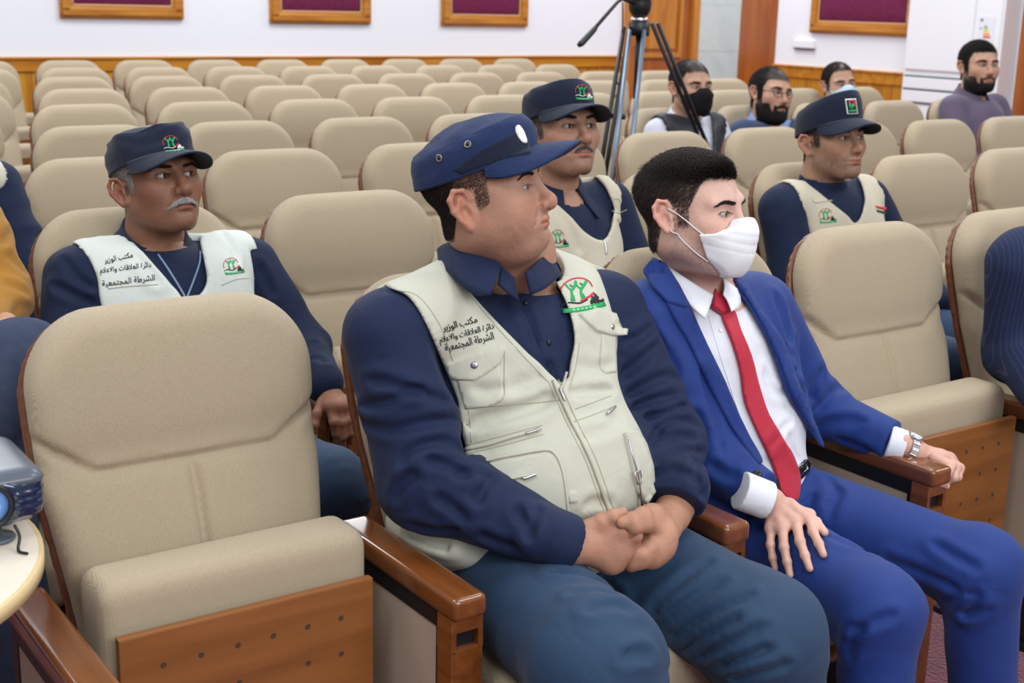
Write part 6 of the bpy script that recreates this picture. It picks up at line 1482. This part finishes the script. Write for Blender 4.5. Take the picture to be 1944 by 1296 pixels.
def back_people():
    # black mask
    root, H, J, sh, ja, reg = seated('person in black face mask and black padded waistcoat over pale shirt behind tripod', (3.637, 2.949), (1311, 166, 2.78, 56, 3, 0, 1.1), SKL, 'waistcoat', M['stripeshirt'], M['puffer'],
        [(1322, 215), (1326, 245), (1336, 290), (1340, 320), (1352, 300), (1354, 260), (1350, 225), (1338, 205)], True, 0, 1.1, hk=dict(scalp=.97), hh=.004, vg=.012, collarm=M['stripeshirt'], offv=.024)
    do_hair(H, root, reg, M['hair_black'], 20000, .010, (0, .5, -.6), .5, .0007); brows(H, root, M['hair_black'], 1.2, 150); face_mask(H, root, M['maskblack'], zt=-.006, puff=1.1)
    # glasses
    root, H, J, sh, ja, reg = seated('bearded person with glasses and long dark hair in blue blazer, fourth row', (4.197, 2.949), (1463, 178, 2.78, 52, 4, 8, 1.1), SKL, 'blazer', M['blueshirt'], M['blazer'],
        [(1432, 206), (1446, 222), (1462, 238), (1470, 262), (1488, 262), (1500, 235), (1500, 215), (1470, 195)], False, 0, 1.1, hk=dict(scalp=.95, front=.058), hh=.004, vg=.012, collarm=M['blueshirt'])
    do_hair(H, root, reg, M['hair_black'], 12000, .020, (0, .9, -.25), .3, .0007); brows(H, root, M['hair_black'], 1.2, 150); beard(H, root, M['hair_black'], 16000, .02)
    V = []
    fr = []
    for s in (-1, 1):
        c = np.array([s*.032, -.100, -.003]); fr.append(tube([H.w(c+V3(.020*math.cos(t), abs(math.cos(t))*.003*0+.004*(1+s*math.cos(t)), .0155*math.sin(t))) for t in np.linspace(0, 2*math.pi, 20, endpoint=False)], .0014, 6, closed=True))
        fr.append(tube([H.w((s*.052, -.094, .004)), H.w((s*.070, -.06, .006)), H.w((s*.0775, .0, .006))], .0014, 6))
    fr.append(tube([H.w((-.012, -.104, .0)), H.w((0, -.107, .003)), H.w((.012, -.104, .0))], .0013, 6)); g = tubes('glasses', fr, M['black']); adopt(g, root)
    # pale blue mask
    root, H, J, sh, ja, reg = seated('person in pale blue face mask and olive jacket sitting behind flat-topped cap', (5.586, 3.932), (1592, 160, 3.75, 62, 2, -6, 1.14), SKL, 'jacket', M['stripeshirt'], M['olive'], None, False, 0, 1.1, hk=dict(scalp=.9, front=.078), hh=.0045, vg=.013)
    do_hair(H, root, reg, M['hair_black'], 9000, .010, (0, .4, -.6), .7, .0007); brows(H, root, M['hair_black'], 1.2, 150); face_mask(H, root, M['maskblue'], zt=-.006)
    # purple shirt
    root, H, J, sh, ja, reg = seated('bearded person in dusty purple shirt sitting in front of white air conditioner', (5.877, 2.949), (1858, 126, 2.82, 60, 5, 0, 1.2), SKL, 'shirt', M['purple'], None, None, False, 0, 1.18, hk=dict(scalp=.95, front=.062, nosew=1.1), hh=.004, vg=.012, collarm=M['purple'], bulk=1.1)
    do_hair(H, root, reg, M['hair_black'], 12000, .013, (-.2, .5, .1), .7, .0007); brows(H, root, M['hair_black'], 1.4, 150); beard(H, root, M['hair_black'], 16000, .009)
grey_moustache_man(); open_collar_man(); turtleneck_man(); back_people()
# people cut by the frame
def edge_people():
    x, y = LEFT[(1, 0)]; c = V3(x-.06, y-.16, 1.12)
    J = dict(elL=A(-6, 560, .80), shL=A(-60, 425, .86), wrL=A(-30, 612, .68), knL=A(38, 690, .42), anL=V3(x-.25, y-.75, .42), knR=A(-60, 760, .42))
    hand = hand_fn(A(12, 612, .63), [([A(4, 618, .61), A(-2, 622, .6), A(-6, 626, .6)], [.011, .010, .008]), ([A(8, 612, .6), A(0, 614, .58), A(-6, 618, .58)], [.011, .010, .008]), ([A(14, 612, .6), A(4, 616, .58), A(-2, 620, .58)], [.011, .010, .008]), ([A(20, 614, .6), A(12, 618, .58), A(6, 622, .58)], [.010, .009, .008]), ([A(24, 618, .6), A(18, 622, .58), A(12, 624, .58)], [.009, .008, .007])], [A(6, 610, .61), A(12, 610, .61), A(20, 614, .61)], .013, .025)
    root, H, J2, sh, ve, reg = seated('person in mustard jacket and jeans with crossed legs at the left edge', (x, y), (c, 0, 0, 60, 5, 0, 1.08), SKL, 'jacket', M['stripeshirt'], M['mustard'], None, False, LB, 1.08, legs=1, hh=.005, vg=.010, Jx=J, hands=[hand], tmat=M['jeans'], outer_creases=[[(10, 480), (30, 500), (50, 520)], [(5, 540), (30, 545), (55, 560)], [(0, 470), (20, 440), (35, 440)], [(20, 600), (40, 580), (58, 590)]])
    do_hair(H, root, reg, M['hair_black'], 6000, .01, (0, .5, -.6), .5, .0007); brows(H, root, M['hair_black'], 1.2, 100)
    x, y = LEFT[(2, 0)]; c = V3(x+.04, y-.16, 1.14)
    root, H, J2, sh, ve, reg = seated('person in lettered vest with navy sleeves behind mustard jacket at left edge', (x, y), (c, 0, 0, 60, 5, 0, 1.08), SKD, 'vest', M['darkshirt'], M['vest'], None, True, LB, 1.1, legs=None, hh=.005, vg=.010, Jx=dict(shL=A(-6, 352, 1.78), elL=A(28, 448, 1.7)), armhole=None)
    do_hair(H, root, reg, M['hair_black'], 6000, .006, (0, .5, -.6), .5, .0007); cap_parts(H, root, M['capdark'], 2, .050, .010, .066, .070, .0855, .108, .068, .08, 5); brows(H, root, M['hair_black'], 1.2, 100)
    root, H, J2, sh, ve, reg = seated('person in navy pinstriped jacket at the right edge of the front row', (2.30, 0.), (V3(2.30, -.28, 1.10), 0, 0, 60, 5, 0, 1.05), SKL, 'jacket', M['whiteshirt'], M['pin'], None, False, 0, 1.08, legs=1, hh=.005, vg=.008, Jx=dict(shR=A(1935, 500, -.27), elR=A(1925, 665, -.26), wrR=A(1990, 760, -.45)), tmat=M['pin'])
    do_hair(H, root, reg, M['hair_black'], 8000, .012, (0, .5, -.6), .5, .0007); brows(H, root, M['hair_black'], 1.2, 100)
edge_people()
